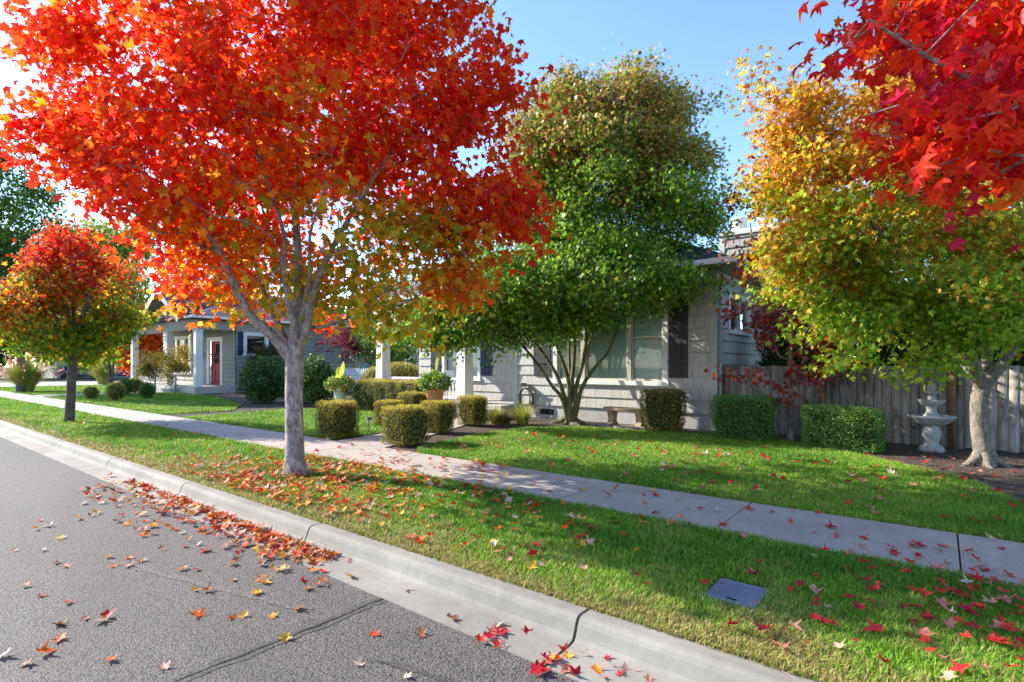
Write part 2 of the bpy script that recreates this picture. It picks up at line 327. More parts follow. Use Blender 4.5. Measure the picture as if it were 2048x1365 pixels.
class Skeleton:
    def __init__(s, seed): s.P = []; s.par = []; s.rm = []; s.att = []; s.rs = np.random.RandomState(seed)
    def poly(s, pts, rads, start=None, step=0.3):
        """a hand-placed limb; returns node ids"""
        ids = []; pts = [np.array(p, float) for p in pts]
        prev = start
        if start is None: s.P.append(pts[0]); s.par.append(-1); s.rm.append(rads[0]); s.att.append(False); prev = len(s.P) - 1; ids.append(prev)
        else: pts = [s.P[start]] + pts; rads = [rads[0]] + list(rads)
        # catmull-rom
        for i in range(len(pts) - 1):
            p0 = pts[max(i-1, 0)]; p1 = pts[i]; p2 = pts[i+1]; p3 = pts[min(i+2, len(pts)-1)]
            n = max(1, int(np.linalg.norm(p2 - p1) / step + 0.5))
            for k in range(1, n + 1):
                t = k / n
                q = 0.5 * ((2*p1) + (-p0+p2)*t + (2*p0-5*p1+4*p2-p3)*t*t + (-p0+3*p1-3*p2+p3)*t**3)
                s.P.append(q); s.par.append(prev); s.rm.append(rads[i] * (1-t) + rads[i+1] * t); s.att.append(True); prev = len(s.P) - 1; ids.append(prev)
        return ids
    def grow(s, A, zmin, rtip=0.005, expo=0.5, up=0.6, rmax=1.0):
        P = np.array(s.P); ok = np.array([a and p[2] > zmin for a, p in zip(s.att, s.P)])
        d = np.array([np.min(np.linalg.norm(P[ok] - a, axis=1)) for a in A]); order = np.argsort(d)
        cap = len(P) + len(A) * 16; Q = np.zeros((cap, 3)); Q[:len(P)] = P; okq = np.zeros(cap, bool); okq[:len(P)] = ok; n = len(P)
        s.tips = []
        for ai in order:
            a = A[ai]; q = Q[:n]; dv = a - q; dist = np.linalg.norm(dv, axis=1)
            cost = dist + up * np.maximum(0, q[:, 2] - a[2] + 0.15) + np.where(okq[:n], 0, 1e6)
            i = int(np.argmin(cost)); L = dist[i]; steps = int(min(15, max(1, L / 0.2)))
            pi = s.par[i]; dirp = q[i] - q[pi] if pi >= 0 else np.array((0, 0, 1.0)); dirp = dirp / (np.linalg.norm(dirp) + 1e-9)
            c = q[i] + dirp * L * 0.35 + np.array((0, 0, 0.06 * L)); prev = i; st = q[i].copy()
            for k in range(1, steps + 1):
                t = k / steps; pt = (1-t)**2 * st + 2*t*(1-t) * c + t*t * a
                if k < steps: pt = pt + s.rs.normal(size=3) * 0.022
                Q[n] = pt; okq[n] = True; s.par.append(prev); s.rm.append(0); prev = n; n += 1
                if n >= cap: break
            s.tips.append(prev)
        s.Q = Q[:n]; cnt = np.zeros(n); 
        for t_ in s.tips: cnt[t_] += 1
        for i in range(n - 1, 0, -1):
            if s.par[i] >= 0: cnt[s.par[i]] += cnt[i]
        s.cnt = cnt; s.r = np.maximum(np.minimum(rtip * np.maximum(cnt, 1) ** expo, rmax), np.array(s.rm))
        # the hand-placed limbs keep their own radii
        for i in range(n):
            if s.rm[i] > 0: s.r[i] = s.rm[i]
            elif s.par[i] >= 0: s.r[i] = min(s.r[i], s.r[s.par[i]] * 0.9)
        return s
    def mesh(s, name, mat, parent, flare=None, wob=0.0):
        mb = MB(); n = len(s.Q); ch = [[] for _ in range(n)]
        for i, p in enumerate(s.par):
            if p >= 0: ch[p].append(i)
        starts = [(i, None) for i in range(n) if s.par[i] < 0]
        while starts:
            i, fr = starts.pop(); pts = []; rad = []
            if fr is not None: pts.append(s.Q[fr]); rad.append(s.r[i])
            while True:
                pts.append(s.Q[i]); rad.append(s.r[i]); c = ch[i]
                if not c: break
                m = max(c, key=lambda j: (s.rm[j] > 0, s.r[j], s.cnt[j])); starts += [(j, i) for j in c if j != m]; i = m
            if len(pts) > 1:
                r0 = max(rad); mb.tube(pts, rad, 12 if r0 > 0.06 else (6 if r0 > 0.015 else 4), cap=False)
        if flare:
            V = np.array(mb.v); c, h, amt = flare; z = V[:, 2] - c[2]; k = np.clip(1 - z / h, 0, 1) ** 2.2
            m = (z < h)
            ang = np.arctan2(V[:, 1] - c[1], V[:, 0] - c[0]); lob = 1 + 0.35 * np.sin(ang * 5 + 1.3) * k
            ax = np.array([np.interp(V[:, 2], [c[2], c[2] + h], [c[0], c[3]]), np.interp(V[:, 2], [c[2], c[2] + h], [c[1], c[4]])]).T
            f = (1 + amt * k * lob)[:, None]; V[m, :2] = (ax + (V[:, :2] - ax) * f)[m]
            mb.v = [tuple(v) for v in V]
        return mb.build(name, mat, parent, smooth=True)

def blob_points(rs, blobs, n, shell=0.5, clump=.45, sp=.22, sprig=.07):
    wts = np.array([b[3] ** 1.6 * b[4] ** .9 * b[5] for b in blobs]); idx = rs.choice(len(blobs), n, p=wts / wts.sum()); out = []
    for i in idx:
        px, py, d, r, rz = blobs[i][:5]; v = rs.normal(size=3); v /= np.linalg.norm(v); v *= rs.rand() ** (1 / 3) if rs.rand() > shell else (0.8 + 0.2 * rs.rand())
        out.append(P(px, py, d) + v * np.array((r, r, rz)))
    out = np.array(out); m = int(n * clump)       # gather part of them into sprays, and push a few out past the outline
    if m:
        seeds = out[rs.choice(n, max(1, m // 7))]; q = seeds[rs.choice(len(seeds), m)] + rs.normal(size=(m, 3)) * np.array((sp, sp, sp * .6)); out[:m] = q
    k = rs.rand(n) < sprig; c = np.array([P(*blobs[i][:3]) for i in idx]); c[:m] = out[:m]; out[k] = out[k] + (out[k] - c[k]) * rs.uniform(.1, .35, (k.sum(), 1))
    return out
def crown(name, parent, mat, A, rs, per, spread, size, colf, tm, droop=0.8, flat=0.3, ctr=None, thin=None):
    w_ = rs.uniform(.45, 1.55, len(A)); i = rs.choice(len(A), len(A) * per, p=w_ / w_.sum()); n = len(i)
    if thin is not None: i = i[~thin(A[i], rs)]; n = len(i)
    pos = A[i] + rs.normal(size=(n, 3)) * np.array(spread)
    out = unit(pos - ctr) if ctr is not None else unit(rs.normal(size=(n, 3)))
    tip = out * 0.5 + rs.normal(size=(n, 3)) * 0.55 + np.array((0, 0, -droop)); nrm = rs.normal(size=(n, 3)) * 0.7 + np.array((0, 0, flat)) + out * 0.25
    sz = size * (0.65 + 0.7 * rs.rand(n)); return leaves(name, parent, mat, pos, tip, nrm, sz, colf(pos, rs), tm)
# ------------------------------------------------------------------ the ground and everything laid on it
def XA(px, Y): t = (px - 1024) / F; return Y * (CT * t - ST) / (ST * t + CT)
def YA(px, X): t = (px - 1024) / F; return X * (ST * t + CT) / (CT * t - ST)
def ZA(py, X, Y): return H + (HOR - py) * (-ST * X + CT * Y) / F
def struct(o): o["kind"] = "structure"; return o
def sheet(name, pts, z, mat):
    return struct(MB().add([(x, y, z) for x, y in pts], [tuple(range(len(pts)))]).build(name, mat))
WALK0, WALK1, KB = 4.95, 6.2, 2.90
farg = plain("dry_ground", (0.11, 0.10, 0.05), 0.95, 0.4, 0.3, 0.3)
struct(MB().add([(-600,-300,-.17),(200,-300,-.17),(200,KB-.01,-.17),(-600,KB-.01,-.17),(-600,KB-.01,-.014),(200,KB-.01,-.014),(200,900,-.014),(-600,900,-.014)],
                [(0,1,2,3),(3,2,5,4),(4,5,6,7)]).build("ground", farg))
sheet("road", [(-150,-9),(40,-9),(40,2.425),(-150,2.425)], -.15, M['asphalt'])
sheet("cross_street", [(-63,6.3),(-51,6.3),(-46,60),(-60,60)], -.002, M['walk'])
sheet("mulch_bed", [(-17.2,6.15),(9,6.15),(9,14.5),(-17.2,14.5)], -.007, M['mulch'])
# kerb and gutter, poured in lengths with open joints
prof = [(2.905,-.169),(2.905,.004),(2.80,.006),(2.778,.001),(2.762,-.012),(2.748,-.035),(2.736,-.07),(2.724,-.10),(2.705,-.121),(2.67,-.129),(2.42,-.143),(2.42,-.169)]
mb = MB(); x = 9.91
rs = random.Random(3)
while x > -46:
    a, b = x - 2.9 + 0.010, x - 0.010; nseg = 1; n = len(prof)
    vs = [(xx, y, z) for xx in (a, b) for y, z in prof]
    mb.add(vs, [(i, i+1, n+i+1, n+i) for i in range(n-1)] + [tuple(range(n))[::-1], tuple(range(n, 2*n))]); x -= 2.9
struct(mb.build("kerb", M['kerb']))
# pavement slabs
mb = MB(); x = 0.12 + 1.72 * 5
while x > -50:
    mb.box(x - 1.72 + .006, x - .006, WALK0, WALK1, -.012, .014); x -= 1.72
struct(mb.build("sidewalk", M['walk'], bevel=0.006))
# cracks and patches in the asphalt
def ribbon(name, pts, w, z, mat, jit=0, seed=1):
    r = random.Random(seed); vs = []
    for i, (x, y) in enumerate(pts):
        q = pts[min(i+1, len(pts)-1)]; p = pts[max(i-1, 0)]; dx, dy = q[0]-p[0], q[1]-p[1]; L = math.hypot(dx, dy) or 1
        ww = w * (1 + r.uniform(-jit, jit)); ox, oy = r.uniform(-1, 1) * w * jit, r.uniform(-1, 1) * w * jit
        vs += [(x - dy/L*ww + ox, y + dx/L*ww + oy, z), (x + dy/L*ww + ox, y - dx/L*ww + oy, z)]
    return struct(MB().add(vs, [(2*i, 2*i+1, 2*i+3, 2*i+2) for i in range(len(pts)-1)]).build(name, mat))
tar = plain("tar", (0.012, 0.012, 0.013), 0.6, 0.2); seal = asphalt_mat("seam_asphalt", .72, .35); seal2 = asphalt_mat("rubbed_asphalt", 1.12, .4)
rr = random.Random(5)
def wavy(x0, y0, x1, y1, n, a):
    o = []; k = 0
    for i in range(n + 1):
        t = i / n; k = k * 0.8 + rr.uniform(-a, a); o.append((x0 + (x1-x0)*t + k, y0 + (y1-y0)*t))
    return o
cr = wavy(-3.2, -1.5, -3.07, 2.42, 70, 0.008)
ribbon("asphalt_seam", cr, 0.05, -.1475, seal, 0.15); ribbon("asphalt_crack", cr, 0.006, -.1455, tar, 0.5)
ribbon("asphalt_seam", wavy(-5.5, 1.46, -3.3, 2.0, 30, 0.004), 0.03, -.1475, seal2, 0.3)
oil = asphalt_mat("stained_asphalt", .68, .8)
ribbon("asphalt_stain", [(-2.45,1.90),(-2.4,1.915),(-2.3,1.945),(-2.2,1.97),(-2.1,1.985),(-2.0,2.0),(-1.9,2.02),(-1.8,2.045),(-1.72,2.06)], 0.02, -.1465, oil, 0.6, 4)

# lawns
LB = [G(px, py) for px, py in [(2047,1012),(1987,983),(1925,958),(1821,933),(1705,908),(1600,888),(1500,877),(1400,869),(1290,863),(1160,855),(1050,857),(960,869),(880,886),(835,899)]]
LAWN = [(-6.95, 6.19), (1.75, 6.19)] + [(1.95, 6.6), (1.95, 7.2)] + LB
LAWN2 = [(-17.0, 6.22), (-9.6, 6.22), (-9.75, 7.6), (-10.6, 8.6), (-11.6, 9.4), (-12.2, 11.0), (-15.5, 11.1), (-17.5, 9.6)]
LAWN3 = [(-32.7, 6.22), (-18.6, 6.22), (-18.2, 8.2), (-20.6, 9.6), (-24.0, 10.6), (-29.0, 11.6), (-32.7, 11.6)]
LAWN4 = [(-50, 6.22), (-35.6, 6.22), (-35.6, 12.5), (-50, 12.5)]
VERGE = [(-46, KB - .012), (9, KB - .012), (9, WALK0 + .012), (-46, WALK0 + .012)]
for nm, pl in (("verge", VERGE), ("lawn", LAWN), ("lawn", LAWN2), ("lawn", LAWN3), ("lawn", LAWN4)): sheet(nm, pl, 0.0, M['turf'])
sheet("mulch_bed", [(-32.7,6.15),(-17.2,6.15),(-17.2,14),(-32.7,14)], -.010, M['mulch'])
sheet("mulch_bed", [(-44,7.6),(-40,7.0),(-36.5,8.4),(-40,9.6),(-44,10)], 0.004, plain("bark_chips", (0.24,0.12,0.06), 0.9, 0.4, 20, 0.8))
# the front walk and the neighbour's walk
def slabs(name, quads, mat, h=0.02):
    mb = MB()
    for q in quads: mb.hexa([(x, y, -.01) for x, y in q], [(x, y, h) for x, y in q])
    return struct(mb.build(name, mat, bevel=0.006))
wl = [(-9.3, 6.21), (-9.5, 7.6), (-10.1, 9.2), (-10.9, 11.32)]; wr = [(-7.85, 6.21), (-8.35, 7.6), (-9.0, 9.2), (-9.9, 11.32)]
slabs("front_path", [[(wl[i][0], wl[i][1]+.006), (wr[i][0], wr[i][1]+.006), (wr[i+1][0], wr[i+1][1]-.006), (wl[i+1][0], wl[i+1][1]-.006)] for i in range(3)], M['walk'])
slabs("neighbour_path", [[(-35.2, 6.21 + k*1.5), (-33.2, 6.21 + k*1.5), (-33.2, 7.7 + k*1.5), (-35.2, 7.7 + k*1.5)] for k in range(3)], M['walk'])
for i, (px, py) in enumerate([(310,809),(347,808),(386,807),(425,808)]):
    gx, gy = G(px, py); q = MB().lathe([(0.30, 0), (0.30, .03), (0.27, .04)], (gx, gy, 0), 9)
    tag(q.build("stepping_stone", M['rock']), "flat grey stepping stone sunk in the neighbour's lawn", "stepping stone", "stepping stones in the neighbour's lawn")

M['blindback'] = plain('window_shade', (.25,.29,.27), .8, .05, 3, 0)
# ------------------------------------------------------------------ walls, windows, roofs
def spans(a, b, cuts):
    out = [(a, b)]
    for c0, c1 in cuts:
        nx = []
        for s0, s1 in out:
            if c1 <= s0 or c0 >= s1: nx.append((s0, s1)); continue
            if c0 > s0: nx.append((s0, c0))
            if c1 < s1: nx.append((c1, s1))
        out = nx
    return [(p, q) for p, q in out if q - p > 0.01]
def clad(name, parent, mat, fr, L, z0, z1, ch, wmin, wmax, ops, seed=1, gap=0.008, dep=0.036, top=None, groove=.011):
    """courses of wedge-shaped shingles or boards over a solid core, leaving openings free"""
    r = random.Random(seed); mb = MB()
    es = sorted({0, L, *[o[0] for o in ops], *[o[1] for o in ops]})
    for a, b in zip(es[:-1], es[1:]):
        for s0, s1 in spans(z0, z1, [(o[2], o[3]) for o in ops if o[0] < (a+b)/2 < o[1]]): fr.box(mb, a, b, -.14, 0, s0, s1)
    z = z0
    while z < z1 - .01:
        zt = min(z + ch, z1)
        zs = sorted({z, zt, *[q for o in ops for q in (o[2], o[3]) if z + .01 < q < zt - .01]})
        for za, zb in zip(zs[:-1], zs[1:]):
            zm = (za + zb) / 2
            for u0, u1 in spans(0.0, L, [(o[0], o[1]) for o in ops if o[2] < zm < o[3]]):
                if top:
                    u0 = max(u0, top(zm)[0]); u1 = min(u1, top(zm)[1])
                    if u1 - u0 < .03: continue
                u = u0
                while u < u1 - .005:
                    wd = r.uniform(wmin, wmax); e = u + wd
                    if u1 - e < wmin * .6: e = u1
                    d = dep + r.uniform(-.003, .003); v0 = d - (za - z) / ch * (d - .004); v1 = max(.004, d - (zb - z) / ch * (d - .004))
                    fr.box(mb, u + gap/2, e - gap/2, .0005, v0, za, zb - (groove if zb == zt else 0), .0005, v1); u = e
        z = zt
    return mb.build(name, mat, parent)
def window(parent, fr, u0, u1, z0, z1, bars, rails, trim=.11, blinds=True, sill=True, tm='white', fm='cream', label=None, back='blindback'):
    """bars: mullion centres along u; rails: (pane index, z) meeting rails"""
    t = MB(); fr.box(t, u0 - .02, u0 + trim, -.03, .045, z0, z1 + .02); fr.box(t, u1 - trim, u1 + .02, -.03, .045, z0, z1 + .02)
    fr.box(t, u0 + trim + .0, u1 - trim - .0, -.03, .047, z1 - trim, z1 + .02)
    wn = t.build("window", M[tm], parent, bevel=.004)
    if label: wn["label"] = label
    a, b = u0 + trim, u1 - trim; es = [a] + list(bars) + [b]; f = MB(); mw = .055; bot = z0 + .03
    for m in bars: fr.box(f, m - mw, m + mw, -.08, .03, bot, z1 - trim)
    rl = dict(rails)
    for i in range(len(es) - 1):
        p = es[i] + (mw if i else 0) + .002; q = es[i+1] - (mw if i < len(es) - 2 else 0) - .002; g = .04
        fr.box(f, p, p + g, -.09, -.01, bot, z1 - trim - .001); fr.box(f, q - g, q, -.09, -.01, bot, z1 - trim - .001)
        fr.box(f, p + g, q - g, -.09, -.011, bot, bot + g + .01); fr.box(f, p + g, q - g, -.09, -.011, z1 - trim - g, z1 - trim - .001)
        if i in rl: fr.box(f, p + g, q - g, -.088, -.005, rl[i] - .025, rl[i] + .025)
        gm = MB(); gm.add([fr.p(p + g, -.05, bot + g), fr.p(q - g, -.05, bot + g), fr.p(q - g, -.05, z1 - trim - g), fr.p(p + g, -.05, z1 - trim - g)], [(0,1,2,3)])
        gm.build("pane", M['glass'], wn)
        if blinds:
            sm = MB(); z = bot + g + .02; rr2 = random.Random(i)
            while z < z1 - trim - g:
                sg = .004 * math.sin(z * 2 + i); sm.add([fr.p(p + g, -.105, z + sg), fr.p(q - g, -.105, z + rr2.uniform(-.002, .002)), fr.p(q - g, -.125, z + .046), fr.p(p + g, -.125, z + .046 + sg)], [(0,1,2,3)]); z += .05
            sm.build("blind", M['blind'], wn)
    bk = MB(); bk.add([fr.p(a, -.16, z0), fr.p(b, -.16, z0), fr.p(b, -.16, z1), fr.p(a, -.16, z1)], [(0,1,2,3)]); bk.build("curtain", M[back], wn)
    f.build("frame", M[fm], wn, bevel=.003)
    if sill: s = MB(); fr.box(s, u0 - .06, u1 + .06, -.10, .085, z0 - .09, z0 + .028); s.build("sill", M[tm], wn, bevel=.006)
    return wn
def shutter(parent, fr, u0, u1, z0, z1, mat, n=3):
    mb = MB(); wd = (u1 - u0) / n
    for i in range(n): fr.box(mb, u0 + i*wd + .003, u0 + (i+1)*wd - .003, .024, .05, z0, z1)
    for zz in (z0 + (z1-z0)*.2, z0 + (z1-z0)*.8): fr.box(mb, u0 - .01, u1 + .01, .0505, .07, zz - .045, zz + .045)
    return mb.build("shutter", mat, parent, bevel=.004)

# ------------------------------------------------------------------ the grey shingled house
YF, XL, XR, YP = 12.66, -9.93, -4.04, 13.8
hs = empty("shingled_house", (-8, YF, 0), "pale grey shingled house with charcoal shutters, white craftsman porch posts and a dark hip roof", "house")
A = Frame((XL, YF), (1, 0), (0, -1)); LA = XR - XL; FL = .37; EZ = 3.72
wu0, wu1 = XA(1109, YF) - XL, XA(1335, YF) - XL; wz0, wz1 = 1.08, 3.22
clad("wall", hs, M['siding'], A, LA, FL, EZ, .287, .11, .27, [(wu0, wu1, wz0, wz1)], 1)
window(hs, A, wu0, wu1, wz0, wz1, [XA(1167, YF) - XL, XA(1259, YF) - XL], [(0, 2.2), (2, 2.2)], label="wide three-part window with white blinds")
shutter(hs, A, XA(1339, YF) - XL, XA(1377, YF) - XL, 1.2, 3.15, M['shutter']); shutter(hs, A, XA(1069, YF) - XL, XA(1103, YF) - XL, 1.2, 3.15, M['shutter'])
for (a, b, c) in ((-.02, .13, .3), (LA - .13, LA + .035, .05)): mb = MB(); A.box(mb, a, b, .002, .035, FL - c, EZ); mb.build("corner_board", M['siding'], hs, bevel=.004)
mb = MB(); A.box(mb, 0.0, LA - .02, -.14, -.01, -.02, FL - .005); mb.box(XR - .15, XR - .02, YF + .16, 25, -.02, FL - .005); mb.build("foundation", M['porchc'], hs)
mb = MB(); A.box(mb, XA(1080, YF) - XL, XA(1107, YF) - XL, -.02, .004, .10, .26); v = mb.build("vent", M['dark'], hs)
# side wall towards the fence
B = Frame((XR, YF), (0, 1), (1, 0)); y0, y1 = YA(1455, XR) - YF, YA(1496, XR) - YF
clad("wall", hs, M['siding'], B, 11.5, FL, EZ, .287, .3, .6, [(y0, y1, 2.36, 3.27)], 2)
window(hs, B, y0, y1, 2.36, 3.27, [(y0 + y1) / 2], [], .13, False, True, back='dark', label="small high side window with a white surround")
# porch wall, floor, posts, rail
PF = .33; C_ = Frame((-15.4, YP), (1, 0), (0, -1)); pw0, pw1 = XA(886, YP) + 15.4, XA(961, YP) + 15.4
clad("wall", hs, M['siding'], C_, XL + 15.4, PF, 3.5, .287, .11, .27, [(pw0, pw1, 1.05, 2.95)], 3)
window(hs, C_, pw0, pw1, 1.05, 2.95, [(pw0 + pw1) / 2], [(0, 2.0), (1, 2.0)])
shutter(hs, C_, pw1 + .05, pw1 + .55, 1.15, 2.9, M['navy']); shutter(hs, C_, pw0 - .6, pw0 - .06, 1.15, 2.9, M['navy'])
D_ = Frame((XL, YF), (0, 1), (-1, 0)); clad("wall", hs, M['siding'], Frame((XL, YF + .14), (0, 1), (-1, 0)), YP - YF - .14, PF, 3.5, .287, .11, .27, [], 4)
E_ = Frame((-15.4, YP), (0, 1), (-1, 0)); clad("wall", hs, M['siding'], E_, 10, PF, 3.5, .287, .3, .6, [], 5)
mb = MB(); mb.box(-16.0, XL, 12.02, YP, -.02, PF); mb.build("porch_floor", M['porchc'], hs, bevel=.01)
mb = MB(); mb.box(-11.35, -10.0, 11.62, 12.02, -.02, .22); mb.box(-11.35, -10.0, 11.32, 11.62, -.02, .11); mb.build("step", M['porchc'], hs, bevel=.008)
for cx in (-11.6, -15.6):
    c = MB(); c.taper(cx, 12.27, PF, 3.32, .20, .155); c.build("post", M['white'], hs, bevel=.006)
    c = MB(); c.taper(cx, 12.27, 3.2, 3.32, .2, .22); c.build("post_cap", M['white'], hs, bevel=.006)
mb = MB(); mb.box(-15.40, -11.80, 12.20, 12.34, 1.02, 1.10); mb.box(-15.40, -11.80, 12.24, 12.30, .94, 1.019); mb.box(-15.40, -11.80, 12.24, 12.30, .44, .50); mb.build("top_rail", M['white'], hs, bevel=.004)
x = -15.3
while x < -11.85: MB().box(x - .02, x + .02, 12.25, 12.29, .50, .94).build("baluster", M['white'], hs); x += .145
mb = MB(); mb.box(-15.95, XL - .01, 12.12, 12.42, 3.32, 3.66); mb.box(-15.95, -15.65, 12.42, YP - .1, 3.321, 3.659); mb.build("porch_beam", M['white'], hs, bevel=.004)
mb = MB(); mb.box(-15.94, XL - .01, 12.43, YP - .03, 3.60, 3.64); mb.build("porch_ceiling", M['cream'], hs)
# roof: hip over the whole house
def hip(parent, x0, x1, y0, y1, z, pitch, mat, th=.10, name="roof"):
    w2 = min(x1 - x0, y1 - y0) / 2; rz = z + pitch * w2
    if y1 - y0 >= x1 - x0: r0, r1 = (x0 + w2, y0 + w2), (x0 + w2, y1 - w2)
    else: r0, r1 = (x0 + w2, y0 + w2), (x1 - w2, y0 + w2)
    v = [(x0,y0,z),(x1,y0,z),(x1,y1,z),(x0,y1,z),(r0[0],r0[1],rz),(r1[0],r1[1],rz),(x0,y0,z-th),(x1,y0,z-th),(x1,y1,z-th),(x0,y1,z-th)]
    f = [(0,1,5,4),(1,2,5),(2,3,4,5),(3,0,4)] if x1 - x0 > y1 - y0 else [(0,1,4),(1,2,5,4),(2,3,5),(3,0,4,5)]
    return MB().add(v, f + [(6,7,1,0),(7,8,2,1),(8,9,3,2),(9,6,0,3),(9,8,7,6)]).build(name, mat, parent)
rf = hip(hs, -16.5, -3.54, 12.1, 25.2, 3.86, .50, M['roof'])
def gutter(parent, x0, x1, y0, y1, z, name="gutter", mat='white'):
    mb = MB(); g = .11
    mb.box(x0 - g, x1 + g, y0 - g, y0 - .003, z - .13, z); mb.box(x1 + .003, x1 + g, y0, y1, z - .13, z - .001); mb.box(x0 - g, x0 - .003, y0, y1, z - .13, z - .001)
    o = mb.build(name, M[mat], parent, bevel=.015)
gutter(hs, -16.5, -3.54, 12.1, 25.2, 3.85)
mb = MB(); mb.box(-16.48, -3.56, 12.12, 12.60, 3.71, 3.735); mb.box(-4.0, -3.56, 12.61, 25, 3.71, 3.735); mb.build("soffit", M['cream'], hs)
mb = MB(); mb.box(XR + .002, XR + .028, YF + .2, 24, 3.50, 3.69); A.box(mb, .0, LA - .01, .002, .03, 3.52, 3.69); mb.build("frieze_board", M['white'], hs, bevel=.004)
mb = MB(); mb.tube([(XR + .08, YF + .06, .12), (XR + .08, YF + .06, 3.3), (XR + .12, YF - .05, 3.45), (XR + .36, YF - .45, 3.72)], .04, 8); mb.build("downspout", M['galv'], hs)
ch_ = Frame((-4.95, 16.0), (1, 0), (0, -1)); cm = clad("chimney", hs, M['siding'], ch_, 1.38, 3.3, 5.2, .26, .14, .3, [], 7)
cm2 = Frame((-3.57, 16.0), (0, 1), (1, 0)); clad("chimney_side", cm, M['siding'], cm2, 1.2, 3.3, 5.2, .26, .14, .3, [], 8)
mb = MB(); mb.box(-5.0, -3.5, 15.93, 17.3, 5.2, 5.3); mb.box(-4.93, -3.57, 16.0, 17.2, 5.3, 5.36)
ch_.box(mb, -.02, .1, .002, .04, 3.4, 5.2); ch_.box(mb, 1.3, 1.42, .002, .04, 3.4, 5.2); mb.build("chimney_cap", M['white'], cm, bevel=.01)
mb = MB()
for cxx in (-4.62, -3.93): mb.lathe([(.24,0),(.22,.1),(.20,.34),(.24,.38),(.24,.42),(.17,.46)], (cxx, 16.6, 5.36), 20)
mb.build("chimney_pot", M['pot'], cm, smooth=False)

# ------------------------------------------------------------------ the taupe neighbour house
NY, NX = 14.0, -30.7
nh = empty("taupe_house", (-36, NY, 0), "taupe lap-sided house with a red front door, white porch posts and a front gable", "house")
N1 = Frame((-41.2, NY), (1, 0), (0, -1)); L1 = NX + 41.2; NF = .35
d0, d1 = XA(415, NY) + 41.2, XA(446, NY) + 41.2; g0, g1 = XA(343, NY) + 41.2, XA(384, NY) + 41.2
clad("wall", nh, M['nsiding'], N1, L1, NF, 4.0, .24, 9, 9, [(d0, d1, NF, 3.15), (g0, g1, 1.0, 3.35)], 11, 0, .045, groove=.03)
window(nh, N1, g0, g1, 1.0, 3.35, [g0 + (g1-g0)*.31, g0 + (g1-g0)*.69], [], .16, False, True, back='dark')
dm = MB(); N1.box(dm, d0, d0 + .28, -.04, .05, NF, 3.15); N1.box(dm, d1 - .28, d1, -.04, .05, NF, 3.15); N1.box(dm, d0 + .28, d1 - .28, -.04, .052, 2.93, 3.15)
dr = MB(); N1.box(dr, d0 + .28, d1 - .28, -.14, -.09, NF, 2.93)
for k in range(2):
    for j in range(2): N1.box(dr, d0 + .42 + k*.62, d0 + .88 + k*.62, -.089, -.07, .55 + j*.85, 1.2 + j*.75)
do = dr.build("door", M['door'], nh, bevel=.008); do["label"] = "red panelled front door"
dm.build("door_frame", M['white'], do, bevel=.006)
gl = MB(); N1.box(gl, d0 + .95, d1 - .42, -.088, -.075, 2.25, 2.75); gl.build("door_pane", M['dark'], do)
hd = MB(); hd.tube([N1.p(d0 + .38, -.05, 1.25), N1.p(d0 + .38, -.05, 1.5)], .03); hd.build("handle", M['galv'], do)
wr_ = MB(); c = Vector(N1.p((d0 + d1)/2 + .18, -.02, 1.95)); r5 = random.Random(8)
for k in range(70):
    a = r5.uniform(0, 6.28); rr_ = .22 + r5.uniform(-.07, .07); p = c + Vector((math.cos(a)*rr_, -r5.uniform(0, .06), math.sin(a)*rr_*1.2)); q = p + Vector((r5.uniform(-.1,.1), -.03, r5.uniform(-.1,.1))); wr_.tube([p, q], [.03, .005], 4)
tag(wr_.build("wreath", M['trouser'], None), "dark leafy wreath hanging on the red front door", "wreath")
# side wall in shade
N2 = Frame((NX, NY), (0, 1), (1, 0)); s0, s1 = YA(487, NX) - NY, YA(536, NX) - NY
clad("wall", nh, M['nsiding'], N2, 12,   .25, 4.0, .24, 14, 14, [(s0, s1, 2.1, 3.35)], 12, 0, .045, groove=.03)
window(nh, N2, s0, s1, 2.1, 3.35, [], [], .17, False, True, back='dark', label="side window with a white surround between navy shutters")
shutter(nh, N2, .08, s0 - .03, 2.05, 3.4, M['navy']); shutter(nh, N2, s1 + .03, s1 + .48, 2.05, 3.4, M['navy'])
mb = MB(); N2.box(mb, -.03, .09, .002, .03, .2, 4.0); N1.box(mb, L1 - .1, L1 + .03, .002, .03, .36, 4.0); mb.build("corner_board", M['nsiding'], nh)
mb = MB(); N2.box(mb, .14, 12, -.14, -.01, -.02, .245); mb.build("foundation", M['porchc'], nh)
mb = MB(); mb.box(-41.2, NX, 11.9, NY - .0, -.02, NF); mb.build("porch_floor", M['porchc'], nh, bevel=.01)
mb = MB(); mb.box(-35.3, -32.8, 11.5, 11.9, -.02, .2); mb.build("step", M['porchc'], nh, bevel=.01)
for cx in (-30.95, -34.9, -40.6):
    c = MB(); c.taper(cx, 12.15, NF, 3.3, .17, .17); c.taper(cx, 12.15, 3.3, 3.42, .18, .21); c.build("post", M['white'], nh, bevel=.008)
def nrail(a, b):
    mb = MB(); mb.box(a, b, 12.1, 12.2, 1.25, 1.33); mb.box(a, b, 12.12, 12.18, .45, .51); mb.build("rail", M['white'], nh)
    x = a + .1
    while x < b: MB().box(x - .025, x + .025, 12.13, 12.17, .51, 1.25).build("baluster", M['white'], nh); x += .22
nrail(-40.4, -35.1)
mb = MB(); mb.box(-40.9, NX, 11.98, 12.3, 3.42, 3.95); mb.box(-30.95, NX + .001, 12.3, 14, 3.421, 3.949); mb.build("porch_beam", M['nsiding'], nh)
mb = MB(); mb.box(-40.9, NX - .26, 12.31, NY - .03, 3.8, 3.85); mb.build("porch_ceiling", M['nsiding'], nh)
hip(nh, -41.6, -30.2, 11.6, 26.4, 4.1, .38, M['nroof'])
